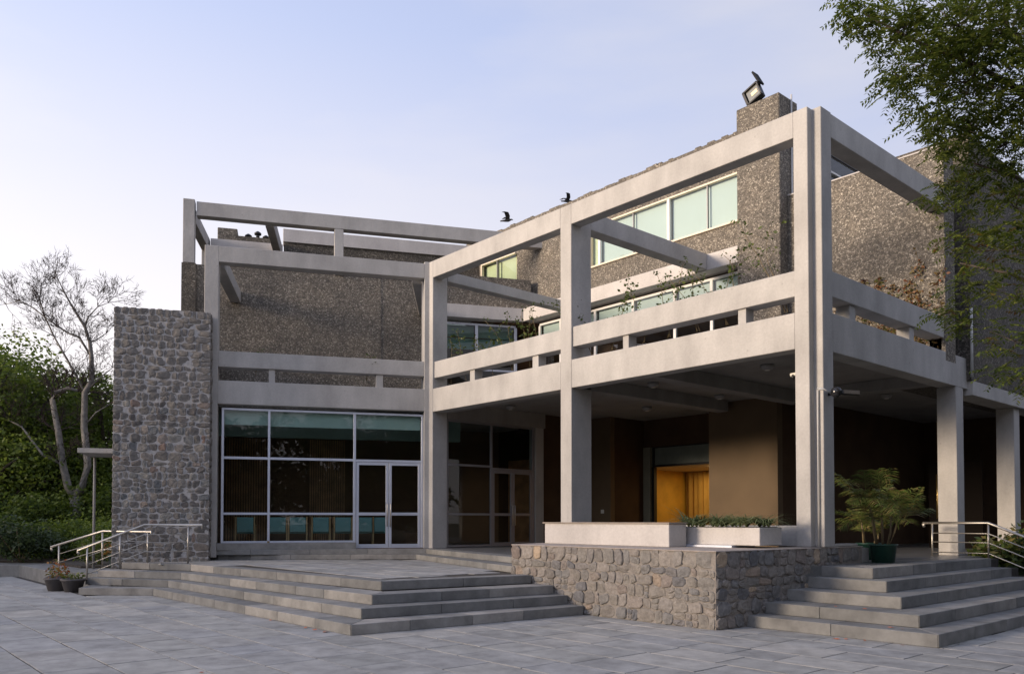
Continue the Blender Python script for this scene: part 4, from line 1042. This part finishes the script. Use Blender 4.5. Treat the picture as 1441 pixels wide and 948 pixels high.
# reddish creeper clinging to the right clad wall
cr_ = thing('wall_creeper', 'reddish and green creeper clinging to the clad wall above the right canopy', 'creeper', (-1, 5.42, 6)); V, F = [], []; rn = random.Random(77); b = B()
for k in range(46):
    x = rn.uniform(-2.4, .95); p = Vector((x, 0, -.7)); pts = [p.copy()]
    for i in range(rn.randint(4, 10)):
        p = p+Vector((rn.uniform(-.15, .15), 0, rn.uniform(.12, .3))); pts.append(p.copy())
        if rn.random() < .8: leaves(rn.randint(4, 20), (.13, .03, .13), .085, rn, asp=.6, c=p, V=V, F=F)
    b.tube(pts, .005, 4)
b.build('stem', M_stem, cr_); pydata('foliage', V, F, M_red, cr_)

# ------------------------------------------------------------------ trees
def limb_tree(o, limbs, rads, bark, rn, twigs=0, tw_len=1.0, tubes_seg=7, tips=None):
    b = B()
    for pts, (r0, r1) in zip(limbs, rads):
        n = len(pts); b.tube(pts, [r0+(r1-r0)*i/(n-1) for i in range(n)], tubes_seg, True)
    b.build('trunk', bark, o)
    if twigs:
        t = B()
        def grow(p, d, L_, r_, depth):
            k = 3; pts = [p]; rr_ = [r_]
            for i in range(k):
                d = (d+Vector((rn.uniform(-.35, .35), rn.uniform(-.35, .35), rn.uniform(-.28, .34)))).normalized(); p = p+d*L_/k; pts.append(p); rr_.append(r_*(1-.25*(i+1)))
                if depth > 0 and i > 0:
                    for _ in range(2 if rn.random() < .6 else 1):
                        nd = (d+Vector((rn.uniform(-1, 1), rn.uniform(-1, 1), rn.uniform(-.6, .9)))*.8).normalized(); grow(p, nd, L_*rn.uniform(.55, .8), max(.007, r_*.6), depth-1)
            t.tube(pts, rr_, 4, False)
            if tips is not None: tips.append(p)
        for pts, (r0, r1) in zip(limbs[1:], rads[1:]):
            for i in range(2, len(pts)):
                for _ in range(twigs):
                    d = (Vector(pts[i])-Vector(pts[i-1])).normalized()
                    grow(Vector(pts[i]), (d*.7+Vector((rn.uniform(-1, 1), rn.uniform(-1, 1), rn.uniform(-.2, 1)))).normalized(), tw_len*rn.uniform(.6, 1.2), max(.012, r1*.6), 3)
        t.build('twigs', M_twig, o)
rt = random.Random(99)
bl = [[(-26.25, -5.45, .3), (-26.3, -5.5, 2.52)], [(-26.3, -5.5, 2.5), (-26.47, -5.7, 2.91), (-26.6, -5.85, 3.73), (-26.72, -5.98, 4.87), (-26.89, -6.17, 6.14), (-26.8, -6.08, 6.4), (-26.49, -5.72, 6.56), (-26.26, -5.46, 6.46)],
 [(-26.3, -5.5, 2.52), (-26.15, -5.32, 2.83), (-26.0, -5.15, 3.68), (-26.1, -5.27, 5.13), (-26.09, -5.26, 6.4), (-25.92, -5.07, 6.85), (-25.94, -5.09, 7.73), (-25.98, -5.14, 8.29), (-26.11, -5.29, 8.87), (-26.38, -5.59, 9.49), (-26.61, -5.86, 10.1), (-26.81, -6.08, 10.71)],
 [(-25.94, -5.09, 7.73), (-26.25, -5.44, 8.47), (-26.51, -5.74, 8.61), (-26.77, -6.04, 8.87), (-27.09, -6.41, 9.22), (-27.44, -6.81, 9.62), (-27.7, -7.11, 9.83), (-28.05, -7.51, 9.7)],
 [(-26.09, -5.26, 6.4), (-26.27, -5.47, 6.93), (-26.62, -5.87, 7.86), (-26.85, -6.14, 8.47), (-27.09, -6.41, 9.22), (-27.23, -6.57, 9.91), (-27.19, -6.52, 10.44)],
 [(-25.98, -5.14, 8.29), (-25.85, -4.98, 8.34), (-25.59, -4.68, 8.61)], [(-26.11, -5.29, 8.87), (-26.03, -5.19, 9.22), (-25.8, -4.93, 9.6), (-25.55, -4.64, 9.75)],
 [(-26.09, -5.26, 6.4), (-25.69, -4.81, 6.99), (-25.42, -4.49, 7.33)], [(-26.1, -5.27, 5.13), (-25.81, -4.94, 5.66), (-25.46, -4.54, 5.98)], [(-26.6, -5.85, 3.73), (-27.09, -6.41, 4.07), (-27.62, -7.02, 5.13), (-27.97, -7.42, 5.4)]]
br = [(.22, .19), (.16, .05), (.16, .015), (.045, .012), (.05, .012), (.04, .012), (.035, .01), (.04, .012), (.035, .01), (.06, .02)]
bt = thing('bare_tree', 'pale barked leafless tree with fine twigs left of the rubble wall', 'tree')
limb_tree(bt, [[Vector(p) for p in l] for l in bl], br, M_bark, rt, 5, .62)

def tree(name, label, x, y_, z, H, cr0, mat, seed, n=9000, size=.2, group=None, base=None, blobs=14):
    """trunk, limbs and a ragged crown of leaves"""
    rn = random.Random(seed); o = thing(name, label, 'tree', (x, y_, z), 0, group)
    bs = base or H*.3; b = B(); V, F = [], []
    b.tube([(0, 0, -.1), (rn.uniform(-.2, .2), rn.uniform(-.2, .2), bs), (rn.uniform(-.3, .3), 0, H*.7)], [H*.03, H*.022, H*.008], 7)
    for i in range(blobs):
        a = rn.uniform(0, 6.28); rr_ = cr0*rn.uniform(.1, .85); zc = bs+(H-bs)*rn.uniform(.12, .9); shrink = 1-.45*max(0, (zc-H*.6)/(H*.4))
        c = Vector((math.cos(a)*rr_*shrink, math.sin(a)*rr_*shrink, zc)); q = cr0*rn.uniform(.24, .46)
        b.tube([(0, 0, bs*.8+(zc-bs)*.3), c*.6+Vector((0, 0, zc*.3)), c], [H*.012, H*.008, H*.003], 5)
        leaves(n//blobs, (q, q, q*.72), size, rn, c=c, V=V, F=F, asp=.55)
    b.build('trunk', M_barkd, o); pydata('crown', V, F, mat, o); return o
T = [(62, 34, 7.6, 4.0, 'round crowned tree behind the bare tree trunk'), (20, 33, 8.8, 3.6, 'tallest leafy tree at the left edge with gaps of sky'), (-25, 31, 9.0, 4.2, 'leafy tree reaching in from the left edge'),
     (120, 37, 7.9, 3.8, 'yellowish tree between the bare tree and the rubble wall'), (150, 33, 7.2, 3.4, 'tree close behind the rubble wall'), (90, 42, 8.6, 4.8, 'farther tree filling in behind the bare tree'), (15, 44, 9.5, 5.4, 'farthest tree at the left'), (-70, 40, 10, 5, 'tree just outside the left edge')]
for i, (px, d, H, cr0, l) in enumerate(T):
    v = G(px, d); tree('leafy_tree', l, v.x, v.y, .3, H, cr0, M_lbg2 if i in (3, 1) else M_lbg, 300+i, 17000 if d < 38 else 9000, .165 if d < 38 else .24, 'trees beyond the garden on the left', base=1.2, blobs=26)
S = [(30, 25, 1.3, 1.1, 'round clipped dark shrub at the left edge'), (75, 27, 1.3, 1.0, 'dark shrub behind the rear handrail'), (10, 29, 2.2, 1.9, 'large loose shrub behind the clipped one'), (65, 31, 2.2, 1.8, 'large shrub below the leafy trees'), (125, 27.5, 1.4, 1.25, 'shrub at the foot of the bare tree'),
     (150, 26, 1.1, .95, 'shrub beside the base of the rubble wall'), (115, 32, 2.0, 2.0, 'tall shrub behind the bare tree trunk'), (150, 31, 2.0, 2.2, 'tall dark shrub close to the rubble wall'), (-20, 27, 1.8, 1.3, 'shrub reaching in at the lower left edge'), (40, 35, 3.0, 2.6, 'big bush under the left trees')]
for i, (px, d, rx, rz_, l) in enumerate(S):
    v = G(px, d); shrub('shrub', l, (v.x, v.y, .38), (rx, rx, rz_*.7), 2600 if rx < 2 else 5200, .13 if rx < 2 else .17, (M_ldark, M_lbg, M_lbg)[i % 3], 400+i, 'shrubs in the garden on the left', clumps=12)
v = G(138, 23.3); shrub('shrub', 'small shrub behind the railing against the rubble wall', (v.x, v.y, .3), (.7, .7, .5), 900, .09, M_lbg2, 431)
v = G(208, 20.9); shrub('shrub', 'small green plant at the foot of the rubble wall behind the handrail', (v.x, v.y, .62), (.5, .25, .3), 420, .08, M_lbg, 432)

# overhanging tree at the upper right
nm = thing('neem_tree', 'leafy tree overhanging the right side with feathery green sprays', 'tree'); rn = random.Random(17)
nl = [[(4.23, 1.35, -.04), (4.15, 1.26, 4.0), (4.1, .9, 6.48), (3.89, .5, 8.35), (3.71, -.01, 10.32)], [(4.1, .9, 6.48), (3.67, -.05, 7.04), (3.36, -.72, 7.43), (2.99, -1.44, 7.7), (2.63, -2.31, 7.81), (2.18, -2.83, 8.18)],
      [(4.12, 1.07, 4.99), (3.6, .17, 5.93), (3.21, -.58, 6.35), (2.87, -1.12, 6.5)], [(4.14, 1.1, 3.98), (3.61, .03, 4.71), (3.14, -.66, 5.02), (2.61, -.96, 5.23)], [(3.89, .5, 8.35), (3.43, -.63, 8.69), (2.92, -1.68, 8.78)]]
b = B()
for pts, (r0, r1) in zip(nl, ((.18, .08), (.05, .012), (.045, .012), (.04, .01), (.06, .015))): b.tube(pts, [r0+(r1-r0)*i/(len(pts)-1) for i in range(len(pts))], 7)
b.build('trunk', M_barkd, nm)
blobs = [[3.22,-1.33,8.12,1.0],[2.79,-1.82,8.21,.8],[2.51,-2.45,8.09,.55],[2.24,-2.76,8.18,.38],[2.06,-2.97,8.27,.25],[2.62,-2.32,7.53,.5],[2.5,-2.61,7.29,.25],[2.87,-1.58,7.51,.8],[3.23,-.86,7.43,.95],[2.7,-2.08,6.88,.33],
 [2.83,-1.62,6.84,.42],[3.1,-1.01,6.75,.7],[3.28,-.5,6.54,.8],[2.74,-1.87,6.51,.2],[3.11,-.69,5.95,.65],[2.69,-.88,6.23,.4],[2.43,-1.17,6.23,.28],[3.33,-.74,5.3,.7],[2.87,-.66,5.43,.5],[2.54,-.89,5.67,.3],
 [3.1,-.71,4.68,.55],[2.67,-.74,4.96,.35],[2.44,-1.01,4.56,.2],[2.67,-.9,4.34,.22],[3.2,-.9,4.05,.4],[3.38,-.99,3.54,.35],[3.0,-.83,3.7,.18],[3.6,-.8,8.8,1.0],[3.9,-.3,7.2,.9],[3.9,0,5.6,.8],[3.8,.1,4.4,.7]]
V, F, V2, F2 = [], [], [], []; tw = B()
def spray(p, rn, V, F, dens=1):
    """a neem spray: a drooping rachis with paired leaflets"""
    a = rn.uniform(0, 6.28); d = Vector((math.cos(a), math.sin(a), rn.uniform(-.5, .35))).normalized(); L_ = rn.uniform(.16, .30); q = p.copy(); k = 6
    side = d.cross(Vector((0, 0, 1)));
    if side.length < .1: side = Vector((1, 0, 0))
    side.normalize()
    for i in range(k):
        q = q+d*(L_/k); d = (d+Vector((0, 0, -.1))).normalized()
        for sg in (-1, 1):
            dr = (side*sg+d*.55+Vector((rn.uniform(-.2, .2), rn.uniform(-.2, .2), rn.uniform(-.55, .05)))).normalized(); l = rn.uniform(.06, .095); n = len(V)
            nn = dr.cross(Vector((rn.uniform(-.5, .5), rn.uniform(-.5, .5), 1))).normalized()*.015
            V += [tuple(q), tuple(q+dr*l*.4+nn), tuple(q+dr*l), tuple(q+dr*l*.4-nn)]; F.append((n, n+1, n+2, n+3))
for i, (x, y_, z, r_) in enumerate(blobs):
    dens = 330 if z > 6.6 else 150
    k = int(dens*r_**2.0)+14
    lowc = z < 6.3
    for j in range(k):
        while True:
            p = Vector((rn.uniform(-1, 1), rn.uniform(-1, 1), rn.uniform(-1, 1)))
            if p.length < 1: break
        P_ = Vector((x, y_, z))+Vector((p.x, p.y, p.z*.75))*r_*(1 if z > 6.6 else .9)
        if lowc and rn.random() < .10: spray(P_, rn, V2, F2)
        else: spray(P_, rn, V, F)
        if j % 9 == 0: tw.tube([Vector((x, y_, z))+Vector((.1*r_, .25*r_, 0)), P_], [.007, .003], 4, False)
tw.build('twigs', M_barkd, nm, None, 'stuff'); pydata('crown', V, F, M_neem, nm); pydata('rusty_leaves', V2, F2, M_neemd, nm)

# trees on the far side of the plaza, behind the viewpoint: mirrored in the glass; first four added unseen to shade right-facing sides
PT = ((13, -3.5, 10, 4.2, 'tree close beside the side steps, on the right of'), (13.5, 5, 11, 4.6, 'tree facing the right hand canopy'), (12.5, 13, 11, 4.6, 'tree far along the right hand canopy'), (17, -11, 12, 5, 'tree a little to the right behind the viewpoint'), (20, -22, 8.6, 4.6, 'tree straight behind the viewpoint'), (24, -14, 9.5, 4.6, 'tree to the right behind the viewpoint'), (17, -30, 9, 5, 'tree to the left behind the viewpoint'), (29, -21, 10.5, 5.5, 'tallest tree, in the second row'),
      (22, -6, 12, 5, 'tree beyond the side steps'), (12, -36, 12, 5, 'tree farthest along the plaza'), (33, -12, 14, 6, 'second row tree on the right'), (27, 3, 12, 5, 'tree past the right hand canopy'), (31, -32, 11, 6, 'second row tree on the left'), (24, -40, 14, 6, 'tree at the far corner'))
for i, (x, y_, H, r_, l) in enumerate(PT):
    tree('plaza_tree', 'broad '+l+(' the plaza' if l.endswith(' of') else ' across the plaza'), x, y_, -.04, H, r_, M_ldark, 500+i, 6000, .45, 'trees across the plaza behind the viewpoint', base=.8, blobs=26)
# unseen wood added in the sun's path to dim lower walls and ground
V, F = [], []; rn = random.Random(61); b = B()
for k in range(17):
    a = math.atan2(SD.y, SD.x)+R(-40+80*k/16+rn.uniform(-2, 2)); D_ = rn.uniform(68, 82); c0 = Vector((math.cos(a)*D_, math.sin(a)*D_, 0)); H = rn.uniform(12.5, 15.5)
    b.tube([c0, c0+Vector((0, 0, H*.7))], [.4, .12], 6)
    for q in range(9):
        leaves(330, (3.6, 3.6, 2.6), 1.0, rn, c=c0+Vector((rn.uniform(-4, 4), rn.uniform(-4, 4), H*rn.uniform(.12, .84))), V=V, F=F, asp=.6)
n0 = len(V)
o = pydata('sun_screen_wood', V, F, M_ldark); o['kind'] = 'stuff'; o['label'] = 'far unseen wood behind the viewpoint, added to dim the low sun near the ground'; o['category'] = 'wood'
b.build('trunks', M_barkd, o)
# a few dry leaves on the paving
V, F = [], []; rn = random.Random(4)
for x, y_, z in [(rn.uniform(-4, -1), -2.85, 0) for _ in range(3)]+[(rn.uniform(1.2, 2.5), -2.1+rn.uniform(-.1, .08), 0) for _ in range(6)]+[(rn.uniform(.9, 2.2), -1.75, .176) for _ in range(4)]+[(rn.uniform(.5, 1.9), -1.3, .352) for _ in range(3)]+[(rn.uniform(-6, -3.6), -7.2, 0) for _ in range(5)]+[(rn.uniform(-6, -5), -6.15, .314) for _ in range(3)]+[(rn.uniform(-8, 4), rn.uniform(-11, -8), 0) for _ in range(6)]:
    a = rn.uniform(0, 6.28); c = Vector((x, y_, z+.012)); d = Vector((math.cos(a), math.sin(a), 0)); s_ = Vector((-d.y, d.x, .3)); n = len(V); L_ = rn.uniform(.03, .06)
    V += [tuple(c-d*L_), tuple(c+s_*L_*.5), tuple(c+d*L_), tuple(c-s_*L_*.5)]; F.append((n, n+1, n+2, n+3))
o = pydata('fallen_leaves', V, F, M_leaf_litter); tag(o, 'reddish dry leaves scattered at the foot of the steps', 'leaves', kind='stuff')
